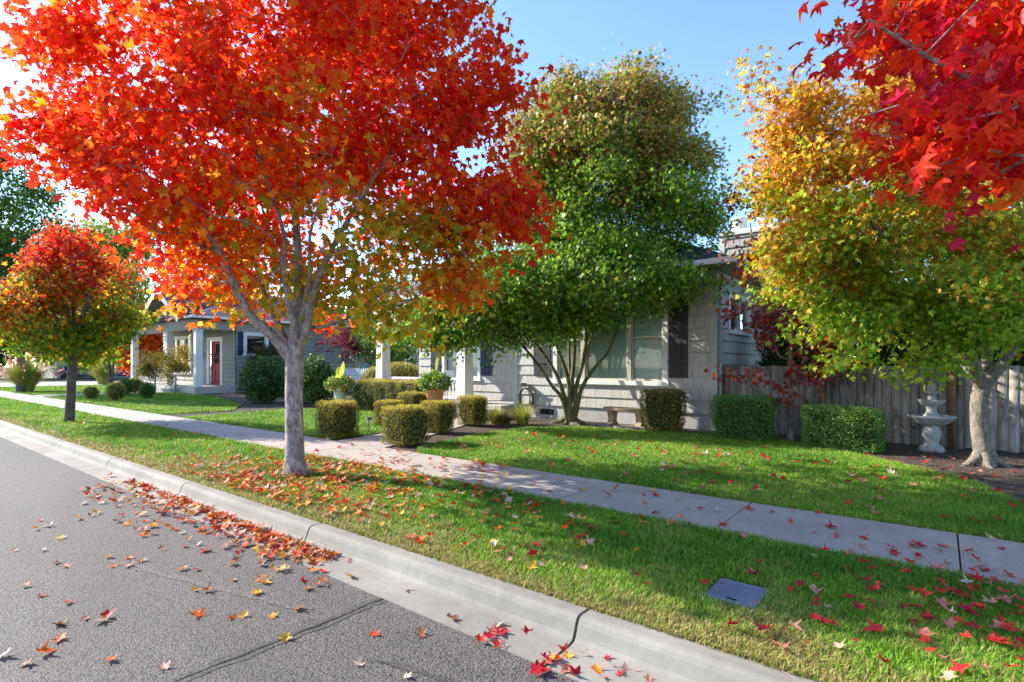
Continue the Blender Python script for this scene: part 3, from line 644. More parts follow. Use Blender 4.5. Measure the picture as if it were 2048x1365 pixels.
mb = MB(); mb.box(-41.7, -37.1, 11.49, 11.597, 3.96, 4.09); mb.box(-31.1, -30.09, 11.49, 11.597, 3.96, 4.09); mb.box(-30.197, -30.09, 11.6, 26.4, 3.96, 4.089); mb.build("gutter", M['white'], nh, bevel=.015)
# front gable
gx0, gx1, gy, gz, gp = -37.0, -31.2, 11.25, 4.0, 5.72; gc = (gx0 + gx1) / 2; yb = 16.5
def slope(xa, za, xb, zb, th=.1):
    return [(xa,gy,za),(xb,gy,zb),(xb,yb,zb),(xa,yb,za)], [(xa,gy,za+th),(xb,gy,zb+th),(xb,yb,zb+th),(xa,yb,za+th)]
mb = MB(); mb.hexa(*slope(gx0, gz, gc, gp)); mb.hexa(*slope(gc, gp, gx1, gz)); mb.build("gable_roof", M['nroof'], nh)
mb = MB(); mb.hexa([(gx0+.05,gy+.01,gz-.03),(gc,gy+.01,gp-.05),(gc,12.2,gp-.05),(gx0+.05,12.2,gz-.03)], [(gx0+.05,gy+.01,gz+.01),(gc,gy+.01,gp-.004),(gc,12.2,gp-.004),(gx0+.05,12.2,gz+.01)]); mb.hexa([(gc+.001,gy+.01,gp-.05),(gx1-.05,gy+.01,gz-.03),(gx1-.05,12.2,gz-.03),(gc+.001,12.2,gp-.05)], [(gc+.001,gy+.01,gp-.004),(gx1-.05,gy+.01,gz+.01),(gx1-.05,12.2,gz+.01),(gc+.001,12.2,gp-.004)]); mb.build("gable_lining", M['nsiding'], nh)
mb = MB(); bw = .24
for (xa, za, xb, zb) in ((gx0 - .05, gz, gc, gp + .02), (gc, gp + .02, gx1 + .05, gz)):
    mb.hexa([(xa,gy-.05,za-bw),(xb,gy-.05,zb-bw),(xb,gy-.002,zb-bw),(xa,gy-.002,za-bw)], [(xa,gy-.05,za+.09),(xb,gy-.05,zb+.09),(xb,gy-.002,zb+.09),(xa,gy-.002,za+.09)])
mb.build("bargeboard", M['white'], nh)
W_ = gx1 - gx0
mb = MB()
z = 3.96
while z < 5.55:
    def hw(q): return max(.02, (gp - q) / (gp - gz) * W_ / 2 - .06)
    zt = min(z + .19, 5.6); a, b = hw(z), hw(zt)
    mb.hexa([(gc-a,11.95,z),(gc+a,11.95,z),(gc+a,11.99,z),(gc-a,11.99,z)], [(gc-b,11.966,zt),(gc+b,11.966,zt),(gc+b,11.99,zt),(gc-b,11.99,zt)]); z = zt
mb.build("gable_wall", M['nsiding'], nh)
ld = MB(); cxl, cyl = XA(406, NY), NY - .12; ld.box(cxl-.07, cxl+.07, cyl-.07, cyl+.07, 1.95, 2.25); ld.taper(cxl, cyl, 2.25, 2.35, .09, .02); ld.box(cxl-.03, cxl+.03, cyl+.07, cyl+.14, 2.0, 2.1); ld.build("wall_lantern", M['metal'], nh)

# ------------------------------------------------------------------ wooden fence
def fence_bay(parent, p, q, seed, name="board_panel"):
    r = random.Random(seed); p = Vector((*p, 0)); q = Vector((*q, 0)); u = (q - p).normalized(); L = (q - p).length; n = Vector((u.y, -u.x, 0)); s = 0; V = []; FA = []; C = []
    while s < L - .03:
        wd = min(r.uniform(.135, .15), L - s); a = p + u * (s + .003); b = p + u * (s + wd - .003); off = r.uniform(-.004, .006); t = .02; z0 = .03 + r.uniform(-.01, .015); z1 = 1.49 + r.uniform(-.012, .008)
        for z in (z0, z1):
            for (c, o) in ((a, off), (b, off), (b, off - t), (a, off - t)): pt = c + n * o; V.append((pt.x, pt.y, z))
        k = len(V) - 8; FA += [(k, k+1, k+5, k+4), (k+1, k+2, k+6, k+5), (k+2, k+3, k+7, k+6), (k+3, k, k+4, k+7), (k+4, k+5, k+6, k+7)]
        v = r.uniform(.7, 1.2); wm = r.uniform(-.04, .06); C += [(v*(1+wm), v, v*(1-wm))] * 8; s += wd
    return np_mesh(name, V, np.array(FA), M['fence'], parent, np.array(C))
fn = empty("wooden_fence", (-2, 12.45, 0), "weathered grey vertical-board wooden fence with brown posts beside the shingled house", "fence")
fpts = [(-3.98, 12.92), (-1.86, 12.46), (.18, 12.42), (2.3, 12.40), (4.4, 12.4), (6.6, 12.4)]
for i in range(5): fence_bay(fn, fpts[i], fpts[i+1], 20 + i)
for i in (1, 2, 3, 4, 5): 
    x, y = fpts[i]; np_mesh("post", *(lambda m: (m.v, np.array(m.f)))(MB().box(x-.045, x+.045, y-.075, y-.01, 0, 1.5)), M['cedar'], fn, np.ones((8, 3)))
mb = MB()
for i in range(5):
    (a, b), (c, d) = fpts[i], fpts[i+1]; mb.hexa([(a,b+.03,.25),(c,d+.03,.25),(c,d+.07,.25),(a,b+.07,.25)], [(a,b+.03,.33),(c,d+.03,.33),(c,d+.07,.33),(a,b+.07,.33)]); mb.hexa([(a,b+.03,1.25),(c,d+.03,1.25),(c,d+.07,1.25),(a,b+.07,1.25)], [(a,b+.03,1.33),(c,d+.03,1.33),(c,d+.07,1.33),(a,b+.07,1.33)])
o = np_mesh("stringer", mb.v, np.array(mb.f), M['fence'], fn, np.ones((len(mb.v), 3)))
# white picket fence between the two houses
pf = empty("picket_fence", (-24, 18, 0), "white picket fence between the two houses behind the clipped hedges", "fence")
x = -30.5
while x < -20:
    MB().box(x - .05, x + .05, 17.98, 18.0, .06, 1.28).add([(x-.05,17.98,1.28),(x+.05,17.98,1.28),(x,17.98,1.36),(x-.05,18.0,1.28),(x+.05,18.0,1.28),(x,18.0,1.36)], [(0,1,2),(5,4,3),(0,2,5,3),(1,4,5,2)]).build("picket", M['white'], pf); x += .17
MB().box(-30.6, -20, 18.003, 18.04, .3, .38).box(-30.6, -20, 18.003, 18.04, 1.0, 1.08).build("rail", M['white'], pf)
# ------------------------------------------------------------------ grass
def inside(poly, x, y):
    c = np.zeros(len(x), bool); n = len(poly); j = n - 1
    for i in range(n):
        xi, yi = poly[i]; xj, yj = poly[j]
        m = ((yi > y) != (yj > y)); xc = (xj - xi) * (y - yi) / ((yj - yi) if yj != yi else 1e-9) + xi
        c ^= m & (x < xc); j = i
    return c
def tufts(name, poly, n, seed, label_poly, hgt=.055, dry=None, ymax=None, holes=(), nearmul=1.0):
    rs = np.random.RandomState(seed); px = np.array([p[0] for p in poly]); py = np.array([p[1] for p in poly])
    X = []; Y = []; got = 0
    while got < n:
        x = rs.uniform(px.min(), px.max(), 400000); y = rs.uniform(py.min(), py.max(), 400000)
        d = -ST * x + CT * y; l = CT * x + ST * y
        k = (d > 1.2) & (l < d * 1.25 + 1.2) & (l > -d * 1.05 - .5) & (rs.rand(len(x)) < np.clip(3.2 / d, 0, 1) ** 1.75)
        x, y = x[k], y[k]; k = inside(poly, x, y)
        for (hx0, hx1, hy0, hy1) in holes: k &= ~((x > hx0) & (x < hx1) & (y > hy0) & (y < hy1))
        X.append(x[k]); Y.append(y[k]); got += k.sum()
    x = np.concatenate(X)[:n]; y = np.concatenate(Y)[:n]; d = -ST * x + CT * y
    p3 = np.stack([x, y, np.zeros(n)], 1); pat = snoise(p3, seed + 1, .55); pat2 = snoise(p3, seed + 2, 2.0)
    dr = np.clip(.10 + .2 * pat2 + .12 * pat, 0, 1)
    if dry is not None: dr = np.clip(dr + dry(x, y), 0, 1)
    h = hgt * (0.55 + .75 * rs.rand(n)) * (1 + .22 * pat2) * (1 - .35 * dr); wd = (.0028 + .0009 * d) * (.7 + .6 * rs.rand(n))
    a = rs.rand(n) * 6.283; ln = (.15 + .7 * rs.rand(n)) * (1 + .6 * dr); la = a + 1.57 + rs.normal(size=n) * .5
    sx, sy = np.cos(a), np.sin(a); lx, ly = np.cos(la) * ln * h, np.sin(la) * ln * h
    V = np.zeros((n, 5, 3)); 
    for k, (s, t) in enumerate(((-.5, 0), (.5, 0), (.38, .55), (-.38, .55), (0, 1))):
        V[:, k, 0] = x + s * wd * sx + lx * t * t; V[:, k, 1] = y + s * wd * sy + ly * t * t; V[:, k, 2] = .001 + h * t * (1 - .25 * ln * t)
    b = (np.arange(n) * 5)[:, None]; FQ = b + np.array([[0, 1, 2, 3]]); FT = b + np.array([[3, 2, 4]])
    g1 = np.array((.10, .26, .02)); g2 = np.array((.32, .54, .04)); dy = np.array((.50, .40, .14))
    t = np.clip(.42 + .28 * pat + .25 * rs.normal(size=n), 0, 1)[:, None]; c = g1 * (1 - t) + g2 * t
    m = (rs.rand(n) < dr * .8)[:, None]; c = np.where(m, dy * (.6 + .6 * rs.rand(n, 1)), c)
    C = np.repeat(c, 5, axis=0); C[4::5] *= 1.12
    o = np_mesh(name, V.reshape(-1, 3), [FQ, FT], M['blade'], None, C); tag(o, label_poly, "grass", None, "stuff"); return o
LIDP = [G(1405, 1205), G(1440, 1162), G(1541, 1184), G(1512, 1222)]
lidc = (sum(p[0] for p in LIDP) / 4, sum(p[1] for p in LIDP) / 4)
def dryverge(x, y):
    e = np.clip(1 - (y - KB) / .42, 0, 1) ** 1.3 * .95 + np.clip(1 - (WALK0 - y) / .12, 0, 1) * .2
    pn = snoise(np.stack([x, y, 0 * x], 1), 99, .8); e += np.clip(1 - (y - KB) / 1.0, 0, 1) * np.clip(.25 + pn, 0, 1) * .9
    e += np.exp(-(((x + 8.6) / 1.4) ** 2 + ((y - 3.6) / .5) ** 2)) * .5 + np.exp(-(((x + .9) / .7) ** 2 + ((y - 3.05) / .35) ** 2)) * .35 - .06
    return e
tufts("grass", VERGE, 270000, 31, "lush grass strip between the kerb and the pavement, yellowing at the kerb", .062, dryverge, holes=[(lidc[0]-.165, lidc[0]+.165, lidc[1]-.19, lidc[1]+.195)])
tufts("grass", LAWN, 185000, 41, "thick green front lawn in front of the shingled house", .058)
tufts("grass", LAWN2, 36000, 51, "green lawn patch behind the clipped block hedges", .06)
tufts("grass", LAWN3, 50000, 61, "sunny green lawn in front of the taupe house", .065)
tufts("grass", LAWN4, 20000, 71, "lawn around the small round shrubs beyond the neighbour's path", .07)

_o = [(0,0,0),(.20,-.05,-.1),(.38,.0,-.25),(.27,.13,-.05),(.24,.26,.0),(.42,.40,-.1),(.66,.60,-.32),(.43,.59,-.12),(.21,.52,.0),(.22,.72,-.06),(.11,.84,-.12),(.03,1.05,-.34)]
TM['bigmaple'] = fan(_o + [(-x, y + .01, z * .6 + .02) for x, y, z in _o[-2:0:-1]], (0, .36, .05))
# ------------------------------------------------------------------ palettes
RED = [(.93,.050,.014),(.93,.085,.014),(.88,.028,.02),(.93,.15,.014),(.93,.28,.02),(.72,.04,.02)]
ORA = [(.90,.22,.012),(.90,.35,.02),(.88,.13,.012),(.90,.48,.04),(.68,.46,.04)]
YEL = [(.50,.44,.025),(.64,.46,.03),(.36,.38,.02),(.76,.50,.05),(.70,.28,.02)]
GRN = [(.12,.25,.022),(.18,.34,.025),(.28,.40,.03),(.06,.14,.016),(.36,.36,.035)]
def ramp3(p, rs, t, pals, wts):
    """t in 0..len(pals)-1 picks between palettes leaf by leaf"""
    n = len(p); t = np.clip(t + rs.normal(size=n) * .28, 0, len(pals) - 1 - 1e-6); i = np.clip(np.round(t).astype(int), 0, len(pals) - 1); out = np.zeros((n, 3))
    for k, pl in enumerate(pals):
        m = i == k
        if m.any(): out[m] = pick(rs, m.sum(), pl, wts[k])
    return out

# ------------------------------------------------------------------ the big red street maple
TB = np.array((*G(590, 952), 0.0)); Dz = 7.33
tr = empty("red_maple_tree", TB, "large street maple blazing red above yellow-green lower leaves, pale trunk standing in the grass strip", "tree", "street trees in the grass strip")
sk = Skeleton(1)
t1 = sk.poly([TB + (0,0,-.05), TB + (0,0,.05), TB + (0,0,.16), P(589, 880, Dz), P(588, 800, Dz), P(589, 735, Dz), P(590, 705, Dz)], [.21, .168, .138, .124, .118, .122, .128], step=.06)
fk = t1[-1]; lo = t1[-3]
def limb(st, pts, r0, r1):
    pts = [P(*q) for q in pts]; n = len(pts); return sk.poly(pts, [r0 + (r1 - r0) * i / (n-1) for i in range(n)] if n > 1 else [r1], st, .16)
limb(lo, [(574,708,Dz-.05),(545,672,7.2),(508,640,7.1),(478,590,7.0),(455,540,6.9),(425,480,6.9),(365,415,6.8),(290,350,6.7),(210,290,6.6)], .075, .012)
limb(fk, [(592,672,Dz),(596,620,Dz),(597,560,7.35),(594,480,7.4),(590,400,7.4),(600,280,7.4),(598,150,7.4),(596,20,7.4)], .085, .014)
limb(fk, [(604,680,7.25),(616,640,7.2),(622,600,7.15),(640,550,7.1),(668,490,7.0),(720,400,6.9),(790,290,6.8),(860,180,6.8)], .065, .010)
limb(t1[-2], [(575,690,7.6),(552,640,7.8),(530,590,8.0),(500,500,8.2),(450,400,8.4),(400,260,8.5)], .055, .010)
limb(fk, [(590,660,7.15),(576,600,7.0),(569,540,6.9),(568,470,6.8),(540,380,6.7),(500,260,6.5),(470,120,6.5)], .045, .009)
limb(fk, [(612,655,7.4),(640,655,7.4),(690,640,7.4),(745,600,7.3),(810,560,7.3)], .03, .008)
limb(fk, [(606,660,7.5),(625,610,7.8),(660,585,8.1),(720,545,8.4),(800,470,8.8),(880,380,9.0)], .04, .009)
limb(fk, [(600,650,7.2),(612,590,7.1),(620,540,7.0),(620,470,6.9),(650,370,6.7),(680,230,6.5)], .035, .008)
bl = [(560,120,7.4,2.3,2.3,1),(300,180,6.9,1.35,1.1,1.1),(160,190,6.8,.95,.95,1.1),(95,120,6.8,.6,.55,1),(80,270,6.7,.55,.5,1),(800,130,7.0,1.25,1.4,1),(900,110,7.0,.7,.9,1),(965,190,7.0,.40,.4,1),(900,330,6.9,.8,.8,1.7),(960,280,7.1,.6,.6,1.5),(850,420,7.0,.7,.5,1.3),
      (1000,430,6.9,.5,.35,1),(880,450,6.9,.7,.55,1),(700,300,6.6,1.3,1.1,1),(430,330,6.8,1.4,1.0,1.1),(250,320,6.8,.9,.65,1),(330,450,6.9,.75,.5,1),(290,390,6.9,.5,.35,1),(390,540,7.0,.55,.45,1),
      (440,600,6.95,.42,.28,1),(560,480,7.2,1.1,.8,1),(650,560,7.2,.85,.5,1),(770,540,7.1,.8,.5,1),(880,560,7.1,.6,.42,1),(950,540,7.0,.4,.35,1),(740,640,7.0,.38,.3,1.2),(600,640,7.25,.5,.22,.9),(820,630,7.2,.4,.25,1),
      (500,-60,7.4,2.4,1.5,.8),(760,-60,7.2,1.5,1.3,.8),(400,350,9.2,1.6,1.2,.8),(700,400,9.3,1.7,1.3,.8),(600,150,9.4,1.9,2.0,.8),(380,520,7.0,.33,.35,1.3),(400,590,6.95,.36,.25,1.4),(440,625,6.95,.28,.16,1.2),(320,445,6.9,.32,.28,1.3),(480,520,8.8,1.1,.9,1),(420,600,8.3,.6,.3,1),(560,560,8.9,1.2,.7,1),(700,560,8.6,1.0,.5,1),(960,460,7.0,.7,.5,1.2),(1010,420,7.0,.4,.3,1.2),(930,590,7.0,.45,.25,1.2),(770,625,7.1,.6,.22,1.2),(45,75,6.8,.35,.25,1),(140,60,6.8,.5,.4,1),(395,475,7.0,.5,.35,1)]
rs = np.random.RandomState(2); A = blob_points(rs, bl, 1950, .55)
d_ = -ST * A[:, 0] + CT * A[:, 1]; px_ = 1024 + (CT * A[:, 0] + ST * A[:, 1]) / d_ * F; py_ = HOR - (A[:, 2] - H) / d_ * F
hole = ((px_ > 380) & (px_ < 510) & (py_ > 240) & (py_ < 300) & (rs.rand(len(A)) < .5)) | ((px_ > 1085)) | ((py_ > 690)) | ((py_ > 610) & (px_ < 440) & (py_ > 640)) | (px_ + (py_ - 300) * -.9 < 20) & (py_ > 330) & (px_ < 330)
A = A[~hole]
sk.grow(A, 2.1, .0042, .52, .5, .05)
sk.mesh("trunk", M['bark'], tr)
CC = P(590, 560, Dz)
def colmaple(p, rs):
    d = p - P(690, 620, Dz); r = np.sqrt((d[:, 0] / 1.25) ** 2 + (d[:, 1] / 1.25) ** 2 + (d[:, 2] / 1.0) ** 2)
    t = (r - .90) * 1.4 + .75 * snoise(p, 5, .42) + .3 * snoise(p, 6, 1.1)
    return ramp3(p, rs, t, [sc_(YEL, 1.2) + [(.32,.40,.03)], ORA, RED], [[3,3,3,2,1,3], [3,3,3,2,1], [4,5,3,4,1.6,.6]])
def roots(tr, base, r, n, L, seed, mat):
    q = random.Random(seed); mb = MB()
    for k in range(n):
        a = 6.283 * (k + q.uniform(-.25, .25)) / n; l_ = L * q.uniform(.6, 1.3); w0 = r * q.uniform(.3, .5)
        pts = [(base[0] + math.cos(a + t * q.uniform(-.2, .2)) * (r * .45 + l_ * t), base[1] + math.sin(a) * (r * .45 + l_ * t), .16 * (1 - t) ** 2.2 + w0 * .2 * (1 - t) - .035 * t) for t in (0, .2, .4, .6, .8, 1)]
        mb.tube(pts, [w0 * 1.15, w0 * .9, w0 * .65, w0 * .5, w0 * .35, w0 * .15], 8, False)
    mb.build("root", M[mat], tr, smooth=True)
roots(tr, TB, .16, 7, .16, 3, 'bark')
def infront(a, rs):
    d = -ST * a[:, 0] + CT * a[:, 1]; px = 1024 + (CT * a[:, 0] + ST * a[:, 1]) / d * F; py = HOR - (a[:, 2] - H) / d * F
    near = (d < Dz - .1) & (px > 400) & (px < 720) & (py > 400) & (py < 720); near2 = (d < Dz - .2) & (px > 250) & (px < 860) & (py > 170); wob = rs.rand(len(a)) * 45; return (px < 10 + wob) | ((px < 60 + wob) & (py < 50)) | ((px < 50 + wob) & (py > 140) & (py < 215)) | (near2 & (rs.rand(len(a)) < .3)) | (near & (rs.rand(len(a)) < .8)) | ((px < 372) & (py > 560 + np.maximum(0, px - 300) * .45)) | ((px < 265) & (py > 470)) | ((py > 660) & (rs.rand(len(a)) < .5))
crown("crown", tr, M['leaf'], A, rs, 21, (.16,.16,.14), .106, colmaple, 'maple', .75, .2, CC, infront)

# ------------------------------------------------------------------ second street maple, further left
T2 = np.array((*G(138, 845), 0.0)); d2 = 14.2
tr = empty("street_maple_tree", T2, "slender street maple with a red-topped mixed green crown, farther along the grass strip", "tree", "street trees in the grass strip")
sk = Skeleton(3); t2 = sk.poly([T2 + (0,0,-.05), P(141, 800, d2), P(144, 740, d2), P(146, 690, d2)], [.125, .105, .10, .09], step=.2)
for q in [(90,600),(120,540),(150,500),(190,560),(220,610),(60,640)]: sk.poly([P(q[0]*.5+146*.5, q[1]*.5+690*.5, d2 + random.Random(q[0]).uniform(-.6,.6)), P(q[0], q[1], d2)], [.05, .02], t2[-1], .3)
rs = np.random.RandomState(4)
A = blob_points(rs, [(140,530,d2,.8,.9,1),(75,560,d2,.75,.8,1),(195,570,d2,.65,.75,1),(110,500,d2,.3,.5,1),(175,510,d2,.3,.45,1),(110,640,d2,1.5,.95,1),(45,640,d2,.7,.6,.9),(215,650,d2,.5,.5,1),(135,475,d2,.35,.35,1),(30,570,d2,.4,.4,.6),(120,690,d2,1.2,.35,1),(235,600,d2,.2,.3,.5)], 420, .5)
sk.grow(A, 1.9, .004, .52, .5, .04); sk.mesh("trunk", M['bark4'], tr)
def col2(p, rs):
    t = (p[:, 2] - 1.4) * .95 + .75 * snoise(p, 8, .5); return ramp3(p, rs, t, [GRN, GRN + YEL, ORA + [(.42,.12,.03),(.22,.20,.03),(.34,.09,.03)], RED + [(.50,.07,.05),(.36,.10,.04)]], [[3,3,3,2,2], [2,2,3,1,2,2,2,2,1,1], [2,1,3,1,2,4,3,3], [4,2,4,1,1,1,3,3]])
crown("crown", tr, M['leaf'], A, rs, 36, (.17,.17,.15), .098, col2, 'jmap', .6, .3, P(140, 620, d2))
# third one, by the neighbour's path
T3 = np.array((*G(222, 800), 0.0)); d3 = 23.2
tr = empty("young_maple_tree", T3, "young maple with two thin dark stems and yellow and rust leaves beside the neighbour's path", "tree")
sk = Skeleton(5); a_ = sk.poly([T3, P(219, 730, d3), P(217, 680, d3)], [.08, .06, .05], step=.3); sk.poly([P(226, 740, d3), P(228, 680, d3)], [.055, .045], a_[0], .3)
rs = np.random.RandomState(6); A = blob_points(rs, [(200,650,d3,1.3,1.1,1),(222,580,d3,.75,.8,1),(195,590,d3,.9,.9,1),(232,625,d3,.55,.7,1),(215,540,d3,.4,.5,1),(248,590,d3,.25,.3,.6)], 260, .5)
sk.grow(A, 1.9, .005, .52, .5, .03); sk.mesh("trunk", M['bark4'], tr)
crown("crown", tr, M['leaf'], A, rs, 50, (.22,.22,.2), .14, lambda p, rs: ramp3(p, rs, (p[:,2]-2.4)*.55 + .6*snoise(p, 9, .4), [GRN, YEL+[(.25,.05,.03)], YEL+ORA], [[3,3,3,2,2],[2,2,2,2,1,3],[1,2,1,3,1,1,1,0,2,0]]), 'oval', .5, .3)

# ------------------------------------------------------------------ the tall many-stemmed tree before the house
T4 = np.array((*G(1141, 846), 0.0)); d4 = 13.75
tr = empty("multi_stem_tree", T4, "tall many-stemmed green tree fanning up in front of the wide house window", "tree")
sk = Skeleton(7); b0 = sk.poly([T4 + (0,0,-.05), T4 + (0,0,.03)], [.16, .15], step=.08)
def stem(pts, r):
    pts = [P(*q) for q in pts]; q0 = T4 + (pts[0] - T4) * np.array((.32, .32, .0)) + (0, 0, -.05); pts = [q0] + pts; n = len(pts); sk.poly(pts, [r * 1.25] + [r * (1 - .8 * i / (n-1)) for i in range(1, n)], None, .25)
stem([(1131,818,d4-.08),(1120,790,d4-.15),(1106,775,d4-.3),(1080,735,d4-.5),(1048,695,d4-.9),(1005,650,d4-1.4),(950,610,d4-1.8)], .065)
stem([(1133,812,d4+.05),(1124,780,d4),(1112,748,d4),(1085,705,d4+.1),(1062,670,d4),(1040,600,d4),(1020,480,d4)], .075)
stem([(1139,815,d4-.15),(1137,765,d4-.2),(1128,730,d4-.3),(1113,690,d4-.4),(1102,640,d4-.5),(1090,540,d4-.6),(1110,380,d4-.6)], .07)
stem([(1143,812,d4+.02),(1144,760,d4),(1148,720,d4),(1150,670,d4),(1155,600,d4+.3),(1170,450,d4+.4),(1180,300,d4+.4)], .08)
stem([(1148,815,d4-.08),(1152,775,d4-.1),(1162,740,d4-.2),(1172,690,d4-.3),(1185,630,d4-.4),(1230,500,d4-.5),(1270,330,d4-.4)], .075)
stem([(1153,820,d4-.1),(1162,780,d4-.15),(1172,760,d4-.25),(1196,728,d4-.35),(1216,705,d4-.4),(1232,665,d4-.5),(1255,610,d4-.6),(1320,540,d4-.8)], .07)
stem([(1149,812,d4+.12),(1152,775,d4+.2),(1165,735,d4+.4),(1180,680,d4+.5),(1220,600,d4+.6),(1330,450,d4+.6)], .055)
stem([(1138,812,d4+.12),(1140,770,d4+.2),(1138,700,d4+.4),(1135,620,d4+.6),(1120,500,d4+.8),(1100,300,d4+.8)], .06)
bl = [(1240,260,d4,1.6,1.1,1),(1120,290,d4,1.3,1.1,1),(1060,270,d4,.6,.7,1),(1330,330,d4,1.1,1.0,1),(1230,420,d4,2.2,1.2,.8),(1100,400,d4,1.3,1.2,1),(1385,400,d4,.8,.8,1.3),(1415,460,d4,.6,.5,1.4),(1280,460,d4,1.2,.6,1.3),(1120,460,d4,1.2,.6,1.3),(1200,330,d4,1.9,1.2,1),(1240,190,d4,1.2,.4,1),(1340,220,d4,.6,.4,1),(1150,190,d4,.6,.4,1),(1130,180,d4,.25,.4,.6),(1060,330,d4,.7,1.1,1),
      (1340,230,d4,.7,.5,1),(1180,560,d4-.6,2.2,.8,1.1),(1340,560,d4-.9,1.1,.5,1.4),(1420,580,d4-1,.5,.35,1.2),(1050,560,d4-.6,1.2,.9,1.1),(950,610,d4-1,1.0,.6,1.9),(900,650,d4-1,.7,.4,1.7),(1050,600,d4-1,.9,.6,1.6),(960,530,d4-.8,.8,.6,1.3),(1000,680,d4-.9,.5,.3,1.2),(1100,650,d4-.8,.8,.4,1.2),(1330,500,d4,1.3,.5,.8),(1370,620,d4-1,.25,.2,1),(850,640,d4-.6,.7,.6,1.3),(800,660,d4-.2,.45,.35,1.2),(1210,630,d4-.9,.5,.22,1)]
rs = np.random.RandomState(8); A = blob_points(rs, bl, 1750, .55)
d_ = -ST * A[:, 0] + CT * A[:, 1]; px_ = 1024 + (CT * A[:, 0] + ST * A[:, 1]) / d_ * F; py_ = HOR - (A[:, 2] - H) / d_ * F
A = A[~(((py_ > 430) & (py_ < 470) & (px_ > 1180) & (px_ < 1300) & (rs.rand(len(A)) < .3)) | ((px_ > 1440) & (py_ > 470) & (py_ < 540)) | ((px_ > 1465) & (py_ > 500)) | (A[:, 1] > 12.25) & (A[:, 2] < 3.95))]
sk.grow(A, 1.9, .0035, .52, .4, .05); sk.mesh("trunk", M['bark2'], tr)
roots(tr, T4, .15, 9, .6, 7, 'bark2')
def col4(p, rs):
    t = np.where(p[:, 2] > 4.6, (p[:, 2] - 3.9) * .6, -.1 + .3 * (p[:, 2] < 4)) + .5 * snoise(p, 12, .4)
    return ramp3(p, rs, t, [sc_(GRN, 1.4), sc_(GRN, 1.4) + [(.34,.36,.05)], sc_(GRN, .95) + [(.52,.32,.09),(.58,.42,.10),(.42,.22,.09)]], [[4,3,2,4,.4],[4,3,2,2,1,2],[1,1,2,1,2,4,4,3]])
hi = A[:, 2] > 4.9
c1 = crown("crown", tr, M['gleaf'], A, rs, 66, (.22,.22,.16), .084, col4, 'jmap', .5, .5, P(1200, 500, d4))

# ------------------------------------------------------------------ small dark red tree by the fence
T5 = np.array((*G(1580, 880), 0.0)); d5 = 10.9
tr = empty("purple_leaf_tree", T5, "small tree with dark red heart-shaped leaves before the wooden fence, between two clipped green hedges", "tree")
sk = Skeleton(9); a_ = sk.poly([T5 + (0,0,-.03), P(1580,850,d5), P(1579,780,d5), P(1581,720,d5), P(1584,650,d5), P(1578,560,d5)], [.075,.055,.05,.045,.035,.02], step=.12)
def br5(i, pts, r=.022): pts = [P(*q) for q in pts]; n = len(pts); sk.poly(pts, [r * (1 - .6*j/(n-1)) for j in range(n)], a_[i], .14)
k5 = len(a_)
br5(int(k5*.22), [(1560,812,d5-.05),(1545,800,d5-.1),(1520,785,d5-.3),(1490,765,d5-.5)]); br5(int(k5*.24), [(1596,812,d5),(1618,805,d5-.1),(1645,790,d5-.2)])
br5(int(k5*.40), [(1595,770,d5-.1),(1615,748,d5-.2),(1640,730,d5-.3)]); br5(int(k5*.50), [(1562,715,d5),(1550,690,d5),(1530,600,d5),(1510,520,d5),(1500,440,d5)], .025)
br5(int(k5*.6), [(1610,650,d5),(1650,600,d5)]); br5(int(k5*.3), [(1550,770,d5-.2),(1500,755,d5-.4),(1450,745,d5-.6)])
bl5 = [(1510,620,d5,.5,.3,1),(1560,660,d5-.2,.55,.35,1),(1640,690,d5-.2,.45,.32,1.2),(1670,690,d5-.2,.28,.25,1),(1480,745,d5-.5,.45,.1,1.3),(1440,742,d5-.6,.15,.06,1),(1550,770,d5-.3,.25,.15,1),(1620,745,d5-.3,.4,.14,1),(1505,520,d5,.3,.35,1),(1500,450,d5,.35,.3,1),(1500,390,d5,.4,.3,1),(1550,330,d5,.2,.3,.6),(1470,330,d5,.15,.15,.6),(1590,520,d5,.4,.35,.8),(1480,620,d5-.1,.25,.18,1),(1580,800,d5-.2,.15,.1,.8),(1600,600,d5,.5,.4,.8),(1500,150,10.2,.35,.3,0)]
rs = np.random.RandomState(10); A = blob_points(rs, bl5, 150, .3); sk.grow(A, .6, .0035, .5, .5, .02); sk.mesh("trunk", M['bark3'], tr)
def chim(a, rs):
    d = -ST * a[:, 0] + CT * a[:, 1]; px = 1024 + (CT * a[:, 0] + ST * a[:, 1]) / d * F; py = HOR - (a[:, 2] - H) / d * F
    return (px > 1440) & (px < 1545) & (py > 435) & (py < 570) & (rs.rand(len(a)) < .72)
RB = [(.36,.10,.10),(.46,.15,.11),(.24,.08,.09),(.66,.05,.05),(.52,.27,.17),(.85,.09,.04)]
crown("crown", tr, M['leaf'], A, rs, 19, (.12,.12,.09), .082, lambda p, rs: pick(rs, len(p), RB, [4,4,3,2,2,1]), 'round', 1.1, .3, None, chim)

